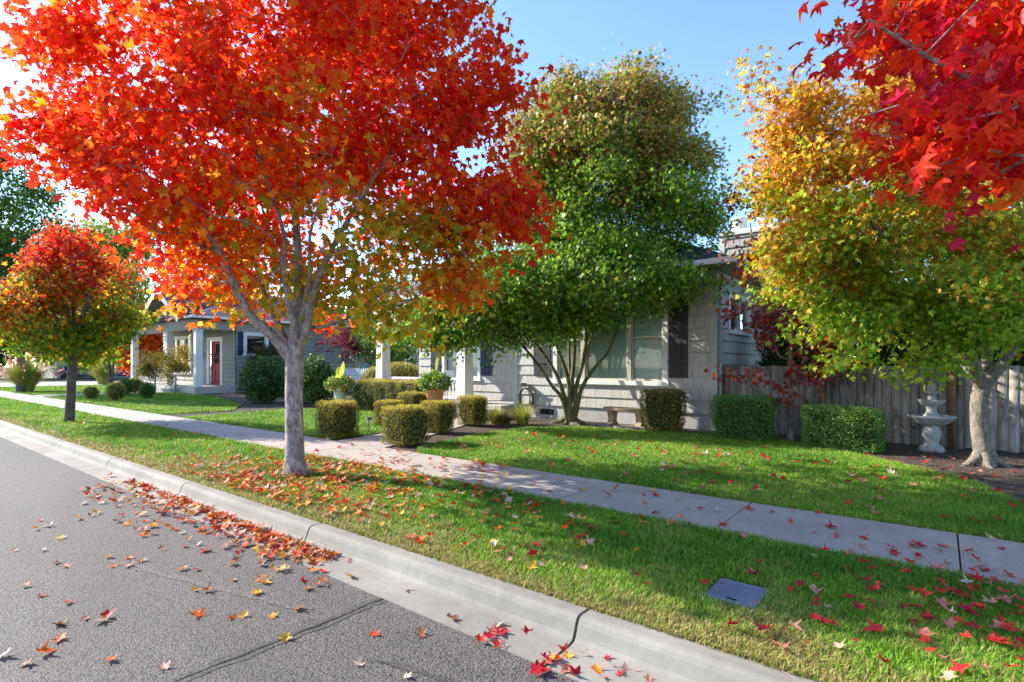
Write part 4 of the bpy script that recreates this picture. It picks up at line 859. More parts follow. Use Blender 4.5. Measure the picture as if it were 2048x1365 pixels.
# ------------------------------------------------------------------ the big yellow-green maple on the right
T6 = np.array((*G(1966, 930), 0.0)); d6 = 8.2
tr = empty("golden_maple_tree", T6, "broad maple with gold leaves over green and a thick pale twisted trunk near the fountain", "tree")
sk = Skeleton(11); a_ = sk.poly([T6 + (0,0,-.22), T6 + (.0,0,.03), P(1968,910,d6), P(1962,880,d6), P(1957,830,d6), P(1960,790,d6), P(1966,770,d6)], [.22,.16,.128,.115,.108,.112,.11], step=.07)
def br6(i, pts, r0, r1): pts = [P(*q) for q in pts]; n = len(pts); sk.poly(pts, [r0 + (r1-r0)*j/(n-1) for j in range(n)], a_[i], .16)
br6(-2, [(1955,750,d6-.1),(1935,700,d6-.2),(1900,640,d6-.2),(1840,560,d6-.3),(1760,470,d6-.3),(1700,360,d6-.2),(1640,250,d6)], .09, .012)
br6(-1, [(1985,750,d6),(2015,715,d6),(2050,650,d6),(2080,550,d6),(2120,420,d6)], .09, .02)
br6(-1, [(1972,735,d6+.2),(1970,650,d6+.4),(1940,520,d6+.5),(1920,380,d6+.5),(1890,220,d6+.5)], .08, .015)
br6(-2, [(1935,735,d6+.3),(1880,680,d6+.5),(1800,620,d6+.5),(1700,560,d6+.4),(1620,480,d6+.3)], .06, .012)
bl6 = [(1860,420,d6,2.0,1.7,1),(1700,450,d6,1.1,1.0,1),(1630,540,d6,.8,.6,1.1),(1600,400,d6,.55,.7,1),(1650,300,d6,.7,.6,1),(1760,250,d6,.9,.7,1),(1900,200,d6,1.4,.9,1),(1780,620,d6-.3,1.0,.55,1.3),(1880,650,d6-.6,.9,.55,1.3),(1990,620,d6-.8,.7,.5,1.3),(2050,560,d6-.6,.9,.9,1),(1720,690,d6-.5,.6,.3,1.3),(1660,640,d6-.3,.5,.35,1.2),(1700,750,d6-.7,.35,.1,1.4),(1800,740,d6-.8,.4,.14,1.4),(1570,350,d6,.5,.5,1.6),(1560,440,d6,.35,.4,1.6),(1590,270,d6,.4,.3,1.6),(1545,230,d6,.3,.3,1.5),(1515,170,d6,.27,.24,2),(1530,125,d6,.17,.13,2),(1482,168,d6,.13,.07,1.6),(1620,200,d6,.3,.3,1.2),(1690,110,d6,.15,.15,1.5),(1600,230,d6,.35,.3,.8),(2000,350,d6,1.5,1.3,.9),(1870,115,d6,.9,.5,1),(1690,160,d6,.22,.25,1),(1555,480,d6,.3,.4,1),(2080,760,d6-.6,.3,.2,1),(1860,745,d6-.9,.25,.15,1)]
rs = np.random.RandomState(12); A = blob_points(rs, bl6, 950, .5); sk.grow(A, 1.9, .0042, .52, .45, .05)
sk.mesh("trunk", M['bark3'], tr)
GG = [(.72,.42,.03),(.76,.52,.07),(.70,.26,.02),(.46,.44,.04),(.68,.20,.05)]; YG = [(.34,.54,.04),(.48,.60,.05),(.22,.42,.03),(.60,.58,.06),(.14,.28,.025)]
roots(tr, T6, .15, 6, .30, 5, 'bark3')
def col6(p, rs):
    t = (p[:, 2] - 2.0) * .85 + .62 * snoise(p, 15, .55) + .3 * snoise(p, 16, 1.3); return ramp3(p, rs, t, [YG, YG + GG, GG + [(.35,.09,.03)]], [[4,4,3,1.5,.6],[3,4,3,2,.5,4,4,1.5,2,1],[5,6,3,1,2,.6]])
crown("crown", tr, M['leaf'], A, rs, 58, (.18,.18,.11), .080, col6, 'jmap', .55, .55, P(1860, 500, d6), chim)

# ------------------------------------------------------------------ red maple whose limbs hang in from the right
T7 = np.array((3.4, 3.9, 0.0)); tr = empty("overhanging_maple_tree", T7, "scarlet street maple whose leafy limbs hang in close, nearest of the street trees", "tree", "street trees in the grass strip")
sk = Skeleton(13); a_ = sk.poly([T7, T7 + (0,0,1.2), T7 + (0,0,2.1)], [.14,.12,.12], step=.25)
sk.poly([T7 + (-.5,-.1,2.7), P(2120,260,3.1), P(1980,180,3.1), P(1850,110,3.1), P(1740,40,3.1)], [.045,.028,.016,.011,.007], a_[-1], .2)
sk.poly([T7 + (.2,.4,3), T7 + (.3,.9,4.5)], [.07,.03], a_[-1], .3); sk.poly([T7 + (.8,-.4,3), T7 + (1.5,-.9,4.4)], [.06,.03], a_[-1], .3); sk.poly([T7 + (-.3,-.6,3), T7 + (-.7,-1.3,4.4)], [.06,.03], a_[-1], .3)
rs = np.random.RandomState(14)
bl7 = [(1705,45,3.0,.10,.10,1.2),(1770,110,3.1,.2,.2,1),(1850,60,3.1,.4,.25,1),(1960,60,3.2,.5,.35,1),(1850,190,3.1,.3,.24,1),(1950,210,3.0,.36,.28,1),(2030,180,3.1,.4,.4,1),(1990,310,2.9,.26,.2,1),(1930,340,2.9,.16,.1,1),(2060,320,2.9,.25,.2,1),(2050,465,2.8,.08,.12,1.4),(1770,260,3.1,.14,.1,1),(1880,290,3.0,.2,.16,1.2),(1900,350,2.95,.14,.08,1.3),(1990,370,2.9,.2,.08,1.3),(2150,150,3.2,.6,.6,.8),(2100,-100,3.3,.8,.6,.8),(1850,-80,3.2,.6,.35,.8),(2300,100,3.6,.9,.9,.6)]
A = blob_points(rs, bl7, 260, .4); far = T7 + rs.normal(size=(80, 3)) * (1.1, 1.1, .8) + (.5, 0, 4.2); far = far[(CT*far[:,0]+ST*far[:,1]) > 1.05*(-ST*far[:,0]+CT*far[:,1])]
sk.grow(np.vstack([A, far]), 2.0, .0045, .52, .5, .05); sk.mesh("trunk", M['bark'], tr)
AA = np.vstack([A, far])
def cut7(a, rs):
    d = -ST * a[:, 0] + CT * a[:, 1]; px = 1024 + (CT * a[:, 0] + ST * a[:, 1]) / d * F; py = HOR - (a[:, 2] - H) / d * F
    return (d > .3) & ((px < 1650) | (px - 1650 < (py - 60) * .55) & (py > 60) | (py > 370) & (px < 2020))
crown("crown", tr, M['leaf'], AA, rs, 17, (.13,.13,.11), .092, lambda p, rs: ramp3(p, rs, 1.5 + .7*snoise(p, 21, .9), [ORA, RED, [(.85,.02,.03),(.72,.03,.08),(.88,.05,.02),(.60,.02,.05),(.85,.25,.25)]], [[3,1,3,0,0],[5,5,4,1,0,0],[5,3,3,3,1]]), 'bigmaple', .9, .2, T7 + (0,0,3.5), cut7)
# ------------------------------------------------------------------ trees and shrubs farther off
def simple_tree(name, label, base, trunk_h, blobs, n, per, spread, size, colf, tm, mat='gleaf', r=.2, seed=1, group=None, bark='bark4'):
    b = np.array(base, float); e = empty(name, b, label, "tree", group); sk = Skeleton(seed); a = sk.poly([b, b + (0,0,trunk_h*.6), b + (.1,0,trunk_h)], [r, r*.8, r*.7], step=.5)
    rs = np.random.RandomState(seed); A = blob_points(rs, blobs, n, .5); sk.grow(A, trunk_h * .7, .012, .5, .5, r * .6); sk.mesh("trunk", M[bark], e)
    crown("crown", e, M[mat], A, rs, per, (spread,)*3, size, colf, tm, .4, .4); return e
def pal(p_, w_): return lambda p, rs: pick(rs, len(p), p_, w_)
DG = [(.05,.12,.02),(.09,.19,.025),(.14,.26,.03),(.26,.32,.04)]
simple_tree("green_tree", "tall dark green tree rising above the slender street maple, at the cross street", (-40.3, 6.6, 0), 3, [(30,450,30,2.2,2.4,1),(0,340,30,1.6,1.5,1),(60,400,30,1.3,1.2,1),(10,560,30,2.6,1.8,1),(70,500,30,1.1,1.3,1),(-60,450,30,2.6,3.5,1),(40,650,30,2.0,1.2,1)], 380, 55, .42, .22, pal(DG, [4,4,2,1]), 'oval', r=.22, seed=41)
simple_tree("yellow_tree", "loose yellow-green tree between the slender street maple and the taupe house gable", (*G(190, 756), 0), 4, [(200,560,60,5,5.5,1),(235,480,60,3.0,2.2,1),(170,490,60,3.0,2.0,1),(265,560,60,1.6,2.5,1),(250,640,60,3.0,2.5,1)], 300, 40, .8, .5, pal([(.50,.42,.05),(.30,.34,.04),(.16,.24,.03),(.55,.30,.06)], [3,3,3,1]), 'oval', r=.35, seed=42)
simple_tree("far_green_tree", "dark green tree beyond the cross street behind the plume grasses", (*G(80, 755), 0), 4, [(60,640,62,6,4,1),(140,660,62,5,3,1),(0,660,62,5,4,1)], 220, 45, .9, .6, pal(DG, [4,4,2,1]), 'oval', r=.35, seed=43)
simple_tree("orange_tree", "flaming orange tree seen through the taupe house porch", (*G(285, 762), 0), 2, [(290,690,48,2.6,1.6,1),(265,700,48,1.6,1.6,1),(320,680,48,1.5,1.2,1)], 160, 60, .45, .3, pal([(.78,.12,.01),(.8,.2,.02),(.6,.05,.01)], [4,3,1]), 'maple', 'leaf', .2, 44)
simple_tree("backyard_tree", "green tree seen through the shingled house porch, beyond the picket fence", (-21.5, 24, 0), 2.2, [(800,650,33,2.8,2.0,1),(770,690,31,1.6,1.0,1),(830,690,33,2.2,1.2,1),(850,600,33,2.5,1.6,1)], 260, 60, .4, .2, pal(DG + [(.3,.32,.04)], [3,3,3,2,1]), 'oval', r=.2, seed=45)
simple_tree("backyard_tree", "tall dark green tree behind the chimney and golden maple, in the back yard", (2.5, 19, 0), 2.5, [(1750,560,15,2.6,2.2,1),(1900,600,15,2.8,2.4,1),(2040,560,15,2.4,2.6,1),(1660,640,15,1.2,1.1,1)], 320, 50, .35, .17, pal(DG, [5,4,1,0.3]), 'oval', r=.2, seed=46)

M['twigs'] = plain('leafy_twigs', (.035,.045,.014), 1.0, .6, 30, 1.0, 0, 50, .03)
M['gloss'] = leafmat('glossy_leaf', 0.3, 0.38, spec=0.35)
def shrub(name, label, cat, c, r, n, size, colf, tm='oval', mat='gloss', rz=None, z0=.03, seed=1, group=None, lump=.18, core=(.03,.035,.012), stems=5, box=None, taper=0.0):
    """leafy shell over a twiggy core; box=(hx,hy) makes a clipped block instead of a ball"""
    rs = np.random.RandomState(seed); e = empty(name, (c[0], c[1], 0), label, cat, group); rz = rz or r; cz = z0 + (rz if not box else rz)
    u = rs.normal(size=(n, 3)); u /= np.linalg.norm(u, axis=1)[:, None]
    if box:
        hx, hy = box; q = u / np.maximum(np.max(np.abs(u), axis=1), 1e-9)[:, None] * .62 + u * .38 * 1.25; q = np.clip(q, -1, 1); q = np.sign(q) * np.abs(q) ** .85
        k = rs.rand(n); ax = rs.choice(3, n, p=np.array([hy*rz, hx*rz, hx*hy]) / (hy*rz + hx*rz + hx*hy)); q2 = rs.uniform(-1, 1, (n, 3)); q2[np.arange(n), ax] = np.sign(rs.rand(n) - .5)
        pw = 8; nn = (np.abs(q2) ** pw).sum(1) ** (1 / pw); q2 = q2 / nn[:, None]; out = np.sign(q2) * np.abs(q2) ** 5; out = unit(out)
        tp = 1 + taper * q2[:, 2]; pos = q2 * np.stack([hx * tp, hy * tp, np.full(n, rz)], 1)
    else: pos = u * np.array((r, r, rz)); out = u.copy()
    depth = np.abs(rs.normal(size=n)) * size * 1.1; b3 = snoise(pos + np.array(c + (0,) if len(c) == 2 else c), seed, 1.1 / max(r, .4)) * lump * .35
    pos = pos * (1 + b3[:, None]) - out * depth[:, None] + rs.normal(size=(n, 3)) * size * .35; pos += (c[0], c[1], cz); keep = pos[:, 2] > .02; pos = pos[keep]; out = out[keep]; m = len(pos)
    tip = out * .55 + rs.normal(size=(m, 3)) * .6 + (0, 0, .25); nrm = out * .6 + rs.normal(size=(m, 3)) * .6; sz = size * (.6 + .8 * rs.rand(m))
    # inner twig core
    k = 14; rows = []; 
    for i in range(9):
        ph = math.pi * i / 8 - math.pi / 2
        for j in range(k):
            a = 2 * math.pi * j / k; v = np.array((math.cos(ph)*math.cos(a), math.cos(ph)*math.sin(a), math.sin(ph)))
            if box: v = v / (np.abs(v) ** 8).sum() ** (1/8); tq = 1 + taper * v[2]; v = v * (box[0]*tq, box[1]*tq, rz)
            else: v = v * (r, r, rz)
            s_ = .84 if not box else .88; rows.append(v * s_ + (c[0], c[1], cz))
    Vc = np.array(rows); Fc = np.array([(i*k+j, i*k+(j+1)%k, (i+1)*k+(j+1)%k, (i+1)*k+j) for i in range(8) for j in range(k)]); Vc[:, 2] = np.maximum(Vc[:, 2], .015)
    V, FF, C = leaf_arrays(pos, tip, nrm, sz, colf(pos, rs), tm)
    np_mesh("foliage", V, [FF], M[mat], e, C); np_mesh("twigs", Vc, [Fc], M['twigs'], e)
    mb = MB(); r_ = random.Random(seed)
    for i in range(stems):
        a = 6.28 * i / stems; mb.tube([(c[0] + .03*math.cos(a), c[1] + .03*math.sin(a), -.02), (c[0] + r*.3*math.cos(a), c[1] + r*.3*math.sin(a), cz)], [.018, .01], 5)
    mb.build("stem", M['bark4'], e, smooth=True); return e
OL = [(.26,.28,.04),(.38,.36,.05),(.50,.44,.07),(.10,.13,.03),(.48,.30,.10),(.12,.09,.03)]
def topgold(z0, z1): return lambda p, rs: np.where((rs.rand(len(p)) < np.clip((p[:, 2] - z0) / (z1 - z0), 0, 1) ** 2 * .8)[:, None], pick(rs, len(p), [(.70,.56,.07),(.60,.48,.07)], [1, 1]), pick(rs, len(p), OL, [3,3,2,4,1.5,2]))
blocks = [((675, 874), .34, .36, "clipped olive block hedge alone in the lawn corner nearest the street maple", 0), ((812, 889), .36, .35, "largest clipped olive block hedge at the front, where the front path meets the pavement", 1),
          ((877, 866), .29, .34, "clipped rounded block hedge on the right of the front path, behind the largest block", 2), ((945, 851), .30, .35, "clipped barrel-shaped hedge at the porch steps, farthest right of the blocks", 3),
          ((777, 853), .27, .30, "low clipped hedge partly hidden behind the largest block hedge", 4), ((826, 833), .33, .34, "clipped low hedge in front of the pale planter pot", 5)]
for (pp, hw_, hz, lb, k) in blocks:
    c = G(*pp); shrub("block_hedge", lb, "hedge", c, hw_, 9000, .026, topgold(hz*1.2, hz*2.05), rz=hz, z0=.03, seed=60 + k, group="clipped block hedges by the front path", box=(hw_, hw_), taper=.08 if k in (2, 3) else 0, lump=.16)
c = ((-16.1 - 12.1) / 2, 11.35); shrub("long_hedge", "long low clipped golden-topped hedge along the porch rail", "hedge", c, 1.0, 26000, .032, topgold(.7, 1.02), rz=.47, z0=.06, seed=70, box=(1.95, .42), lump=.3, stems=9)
gp_ = [(.07,.17,.03),(.115,.27,.045),(.18,.37,.06),(.34,.52,.14)]
shrub("box_hedge", "square clipped bright green hedge against the corner of the shingled house", "hedge", (-3.12, 11.45), .6, 20000, .024, pal(gp_, [3,4,3,1]), rz=.42, seed=71, box=(.55, .34), lump=.22)
shrub("box_hedge", "wide rounded clipped green hedge in front of the fence, left of the fountain", "hedge", (-1.38, 11.2), .65, 22000, .024, pal(gp_, [3,4,3,1]), rz=.36, seed=72, box=(.60, .32), lump=.26)
shrub("bronze_shrub", "rounded bronze-green shrub beside the stone bench under the window", "shrub", (-4.92, 11.75), .45, 11000, .034, pal(OL + [(.3,.12,.05),(.06,.1,.02)], [3,2,1,3,1,2,2,4]), rz=.45, seed=73, box=(.40, .36), taper=.1, lump=.2)
RD = [(.04,.11,.03),(.07,.17,.035),(.12,.23,.06),(.02,.06,.016),(.30,.38,.16)]
shrub("rhododendron", "large dark green leafy bush before the taupe house wall, left of the maple trunk", "shrub", G(530, 806), .9, 9000, .085, pal(RD, [4,4,3,3,1]), rz=.86, seed=74, lump=.5)
shrub("rhododendron", "dark green leafy bush with paler tips behind the maple trunk, beside the planted urn", "shrub", G(628, 812), .78, 8000, .08, pal(RD, [4,4,3,2,2]), rz=.86, seed=75, lump=.5)
shrub("rust_shrub", "reddish-green shrub under the shuttered side window of the taupe house", "shrub", (-29.6, 15.2), .95, 5000, .09, pal([(.12,.14,.03),(.2,.12,.04),(.06,.1,.03),(.3,.15,.04)], [3,3,3,1]), rz=1.3, seed=76, lump=.5, mat='leaf')
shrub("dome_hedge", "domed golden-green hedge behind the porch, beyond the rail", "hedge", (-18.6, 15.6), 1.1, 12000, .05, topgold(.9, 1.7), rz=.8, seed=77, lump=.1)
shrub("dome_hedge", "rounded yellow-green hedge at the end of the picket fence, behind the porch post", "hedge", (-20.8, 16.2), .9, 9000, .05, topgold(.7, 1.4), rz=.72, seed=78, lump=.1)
for (pp, r_, z_, lb, k) in [((182,799),.27,.26,"small round golden shrub on the lawn, farthest from the neighbour's path", 0), ((232,803),.36,.38,"small round olive shrub nearest the pavement beside the neighbour's path", 1), ((294,799),.31,.36,"neat dark green ball shrub by the neighbour's porch step", 2), ((252,792),.34,.40,"round green shrub behind the olive one, by the neighbour's path", 3), ((270,787),.4,.4,"low russet shrub before the neighbour's porch rail", 4)]:
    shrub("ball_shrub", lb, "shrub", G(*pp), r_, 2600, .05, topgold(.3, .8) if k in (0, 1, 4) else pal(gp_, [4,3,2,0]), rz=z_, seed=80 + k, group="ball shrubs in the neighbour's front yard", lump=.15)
# evergreens behind the fence
EV = [(.02,.05,.015),(.035,.08,.02),(.05,.11,.02)]
for (c, r_, z_, k, lb) in [((-2.6, 14.6), 1.0, 1.35, 0, "dark evergreen bush behind the fence, under the high side window"), ((-.4, 14.3), 1.3, 1.5, 1, "dark evergreen bush behind the fence, above the wide rounded hedge"), ((2.2, 14.2), 1.5, 1.5, 2, "dark evergreen bush behind the fence post by the golden maple"), ((4.8, 14.2), 1.5, 1.5, 3, "dark evergreen bush behind the fence at the far right end")]:
    shrub("evergreen_bush", lb, "bush", c, r_, 9000, .08, pal(EV, [3,3,1]), rz=z_, seed=90 + k, group="evergreen bushes behind the wooden fence", lump=.4)
# loose small trees by the neighbour's porch and the purple one by the pickets
def loose(name, label, base, blobs, n, per, size, colf, tm, seed, r=.05, hh=.6):
    b = np.array((*base, 0.0)); e = empty(name, b, label, "tree"); sk = Skeleton(seed); sk.poly([b, b + (.02,0,hh)], [r, r*.8], step=.15); rs = np.random.RandomState(seed)
    A = blob_points(rs, blobs, n, .4); sk.grow(A, .2, .006, .5, .3, r*.8); sk.mesh("trunk", M['bark3'], e); crown("crown", e, M['leaf'], A, rs, per, (.14,)*3, size, colf, tm, .3, .3)
loose("small_porch_tree", "small bronze-green tree in front of the neighbour's porch rail", (-33.6, 11.0), [(300,725,30.5,.75,.7,1),(290,745,30.5,.6,.5,1)], 90, 40, .09, pal([(.13,.15,.03),(.22,.16,.04),(.3,.14,.04),(.07,.1,.02)], [3,3,1,3]), 'oval', 101)
loose("small_porch_tree", "small yellow-green tree with a reddish foot beside the neighbour's porch post", G(351, 789), [(352,715,29.2,.75,.5,1),(355,742,29.2,.6,.5,1),(340,765,29.2,.25,.2,1)], 100, 40, .09, pal([(.30,.30,.03),(.16,.22,.03),(.42,.25,.03),(.5,.1,.03)], [4,3,2,1]), 'oval', 102)
loose("purple_maple", "thin bare-stemmed purple-leaved maple against the taupe house wall, behind the pickets", (-26.5, 18.8), [(655,686,31,.7,.15,1),(650,700,31,.4,.1,1),(700,705,30.5,.5,.4,1),(710,690,30.5,.5,.3,1),(680,670,31,.8,.3,1)], 90, 22, .09, pal([(.22,.02,.05),(.14,.02,.05),(.35,.03,.04)], [3,3,1]), 'jmap', 103, .05, 1.2)
# plume grasses
def plume(name, label, c, r, h, n, seed, pal_, plumes=None, w_=.012, cat="ornamental grass", group=None):
    rs = np.random.RandomState(seed); e = empty(name, (c[0], c[1], 0), label, cat, group); a = rs.rand(n) * 6.283; sp = rs.rand(n) ** .7; hh = h * (.6 + .5 * rs.rand(n)); V = []; FQ = []; C = []
    ca, sa = np.cos(a), np.sin(a); b0 = rs.rand(n) * r * .25; col = pick(rs, n, pal_, [1] * len(pal_)); K = 5; V = np.zeros((n, K, 2, 3))
    for k in range(K):
        t = k / (K - 1); rad = b0 + r * sp * t ** 1.6; z = hh * (t * (1.25 - .45 * sp * t) ) * (1 - .18 * sp * t * t); w = w_ * (1 - t * .9)
        for j, s in ((0, -1), (1, 1)): V[:, k, j, 0] = c[0] + rad * ca - s * w * sa; V[:, k, j, 1] = c[1] + rad * sa + s * w * ca; V[:, k, j, 2] = z
    b = (np.arange(n) * K * 2)[:, None]; FQ = np.concatenate([b + np.array([[2*k, 2*k+1, 2*k+3, 2*k+2]]) for k in range(K - 1)])
    np_mesh("foliage", V.reshape(-1, 3), FQ, M['blade'], e, np.repeat(col, K*2, axis=0))
    if plumes:
        m = 110; a = rs.rand(m) * 6.283; q = V[rs.choice(n, m)][:, -1, 0]; dirv = unit(q - np.array((c[0], c[1], h * .2))); pos = np.repeat(q, 14, axis=0) + np.repeat(dirv, 14, axis=0) * (rs.rand(m*14, 1) * .35) + rs.normal(size=(m*14, 3)) * .02
        leaves("plume", e, M['leaf'], pos, np.repeat(dirv, 14, axis=0) + rs.normal(size=(m*14, 3)) * .4, rs.normal(size=(m*14, 3)), np.full(m*14, .07), pick(rs, m*14, plumes, [1]*len(plumes)), 'oval')
    return e
YGB = [(.34,.40,.07),(.48,.48,.09),(.22,.29,.04),(.58,.50,.16)]
plume("plume_grass", "big arching ornamental grass with pink-brown plumes at the pavement edge", G(52, 784), 1.35, 1.75, 2600, 1, YGB, [(.55,.20,.20),(.6,.32,.27)], .02)
plume("plume_grass", "smaller yellow ornamental grass in the bark-chip bed by the cross street", G(206, 769), 1.25, 1.9, 1800, 2, YGB + [(.5,.5,.12)], None, .025)
plume("grass_tuft", "low arching yellow-green grass tuft nearest the porch steps", (-8.95, 10.6), .5, .45, 520, 3, YGB, None, .007, "grass tuft", "grass tufts in the bed by the hose")
plume("grass_tuft", "taller arching grass tuft below the coiled hose", (-8.3, 10.9), .55, .55, 560, 4, YGB, None, .007, "grass tuft", "grass tufts in the bed by the hose")
plume("grass_tuft", "brown-tinged low grass tuft between the other tufts", (-8.5, 10.45), .42, .34, 460, 5, [(.2,.14,.05),(.15,.17,.04),(.3,.22,.08)], None, .007, "grass tuft", "grass tufts in the bed by the hose")

# ------------------------------------------------------------------ garden objects
# tiered fountain
fx, fy = G(1863, 903); ft = empty("garden_fountain", (fx, fy, 0), "pale three-tiered concrete garden fountain standing before the wooden fence", "fountain")
def lat(name, prof, mat, par, k=40, lobes=0, amp=0, z=0, sm=True): return MB().lathe([(r_*.80, z_*1.05) for r_, z_ in prof], (fx, fy, z), k, lobes, amp).build(name, mat, par, smooth=sm)
lat("pedestal", [(.215,0),(.22,.03),(.205,.07),(.15,.10),(.12,.13),(.125,.17),(.155,.24),(.165,.30),(.15,.36),(.13,.40),(.14,.43),(.10,.44)], M['fount'], ft, 48, 8, .05)
lat("basin", [(.10,.42),(.20,.44),(.31,.49),(.375,.55),(.40,.565),(.41,.59),(.395,.60),(.35,.59),(.18,.57),(.10,.575)], M['fount'], ft, 48, 6, .07)
lat("column", [(.15,.575),(.15,.60),(.11,.63),(.095,.68),(.105,.74),(.12,.755)], M['fount'], ft, 36)
lat("basin", [(.08,.75),(.15,.765),(.205,.80),(.235,.845),(.225,.86),(.19,.85),(.06,.84)], M['fount'], ft, 40, 6, .06)
lat("column", [(.06,.84),(.085,.86),(.09,.90),(.06,.935),(.05,.94)], M['fount'], ft, 24)
lat("basin", [(.04,.935),(.09,.95),(.135,.985),(.13,1.0),(.10,.99),(.03,.985)], M['fount'], ft, 32, 6, .06)
lat("finial", [(.03,.985),(.06,1.01),(.075,1.06),(.055,1.11),(.02,1.13)], M['fount'], ft, 20)
# bench
bx, by = -5.98, 11.95; bn = empty("stone_bench", (bx, by, 0), "curved weathered stone bench standing in the bed under the house window", "bench")
mb = MB(); n = 14
for k in range(n):
    t0, t1_ = k / n, (k + 1) / n
    def pt(t): a = (t - .5) * 1.1; return bx + math.sin(a) * 1.08, by + (1 - math.cos(a)) * .9
    (xa, ya), (xb, yb_) = pt(t0), pt(t1_)
    mb.hexa([(xa,ya-.17,.40),(xb,yb_-.17,.40),(xb,yb_+.17,.40),(xa,ya+.17,.40)], [(xa,ya-.19,.47),(xb,yb_-.19,.47),(xb,yb_+.19,.47),(xa,ya+.19,.47)])
mb.build("seat", M['stone'], bn)
for s in (-.37, .37):
    m2 = MB(); prof2 = [(0,.15),(.05,.16),(.12,.10),(.22,.09),(.32,.13),(.40,.17)]
    for (z0, w0), (z1, w1) in zip(prof2[:-1], prof2[1:]): cx, cy = bx + s, by + .06; m2.hexa([(cx-.075,cy-w0,z0),(cx+.075,cy-w0,z0),(cx+.075,cy+w0,z0),(cx-.075,cy+w0,z0)], [(cx-.075,cy-w1,z1),(cx+.075,cy-w1,z1),(cx+.075,cy+w1,z1),(cx-.075,cy+w1,z1)])
    m2.build("leg", M['stone'], bn)
# edging flagstones
for k, (px, py, s) in enumerate([(1212,853,.26),(1240,857,.22),(1266,859,.30),(1185,851,.16),(1292,861,.2),(1150,850,.15)]):
    gx, gy_ = G(px, py); r5 = random.Random(k); pts = [(gx + math.cos(6.28*j/7) * s * r5.uniform(.8,1.2), gy_ + math.sin(6.28*j/7) * s * .45 * r5.uniform(.8,1.1)) for j in range(7)]
    o = MB(); n = 7; o.add([(x, y, 0) for x, y in pts] + [(gx + (x-gx)*.92, gy_ + (y-gy_)*.92, .05 + r5.uniform(0, .02)) for x, y in pts], [tuple(range(7, 14))] + [(j, (j+1) % 7, 7 + (j+1) % 7, 7 + j) for j in range(7)])
    tag(o.build("edging_stone", M['rock'], base=(gx, gy_, 0)), "flat brown edging stone between the lawn and the bed near the bench", "stone", "edging stones along the lawn by the bench")
# exposed roots at the tree foot
# utility box lid in the grass strip
lz = .012; lb = MB(); q = [(lidc[0] + sx * .175, lidc[1] + sy * .205) for sx, sy in ((-1,-1),(1,-1),(1,1),(-1,1))]
ub = empty("utility_box", (lidc[0], lidc[1], 0), "grey plastic utility box cover set flush in the grass strip", "utility box")
MB().hexa([(x, y, -.08) for x, y in q], [(x, y, lz) for x, y in q]).build("collar", M['lid'], ub, bevel=.004)
q2 = [(lidc[0] + sx * .155, lidc[1] + sy * .185) for sx, sy in ((-1,-1),(1,-1),(1,1),(-1,1))]; MB().hexa([(x, y, lz + .001) for x, y in q2], [(x, y, lz + .012) for x, y in q2]).build("lid", M['lid'], ub, bevel=.003)
MB().box(lidc[0]-.03, lidc[0]+.03, lidc[1]-.14, lidc[1]-.12, lz + .0125, lz + .014).build("keyhole", M['dark'], ub)
# path light
lx, ly = G(738, 866); pl = empty("path_light", (lx, ly, 0), "small dark path light on a stake between the block hedges", "garden light")
MB().tube([(lx, ly, -.02), (lx, ly, .2)], .01, 8).build("stake", M['metal'], pl); MB().lathe([(.035,.2),(.035,.3),(.03,.305)], (lx, ly, 0), 12).build("lamp_glass", M['lampg'], pl, True); MB().lathe([(.085,.30),(.08,.31),(.05,.335),(.012,.35)], (lx, ly, 0), 16).build("cap", M['metal'], pl, True)
# coiled hose on the wall
hx = XA(1058, YF); he = empty("garden_hose", (hx, YF - .12, .5), "coiled pale green garden hose hanging on the shingled wall", "hose")
r5 = random.Random(4); mb = MB()
for k in range(11):
    R1 = .20 + r5.uniform(-.02, .05); R2 = .27 + r5.uniform(-.02, .06); dx = r5.uniform(-.03, .03); y_ = YF - .10 - r5.uniform(0, .12)
    mb.tube([(hx + dx + math.cos(a) * R1, y_, .53 - R2 * .9 + .28 + math.sin(a) * R2 - (.0 if math.sin(a) > 0 else .05)) for a in [6.2832 * j / 28 for j in range(29)]], .012, 6)
mb.build("coil", M['hose'], he, True); mb = MB(); mb.box(hx - .10, hx + .10, YF - .24, YF - .03, .90, .93); mb.box(hx - .10, hx + .10, YF - .25, YF - .235, .88, .99); mb.build("hanger", M['metal'], he)
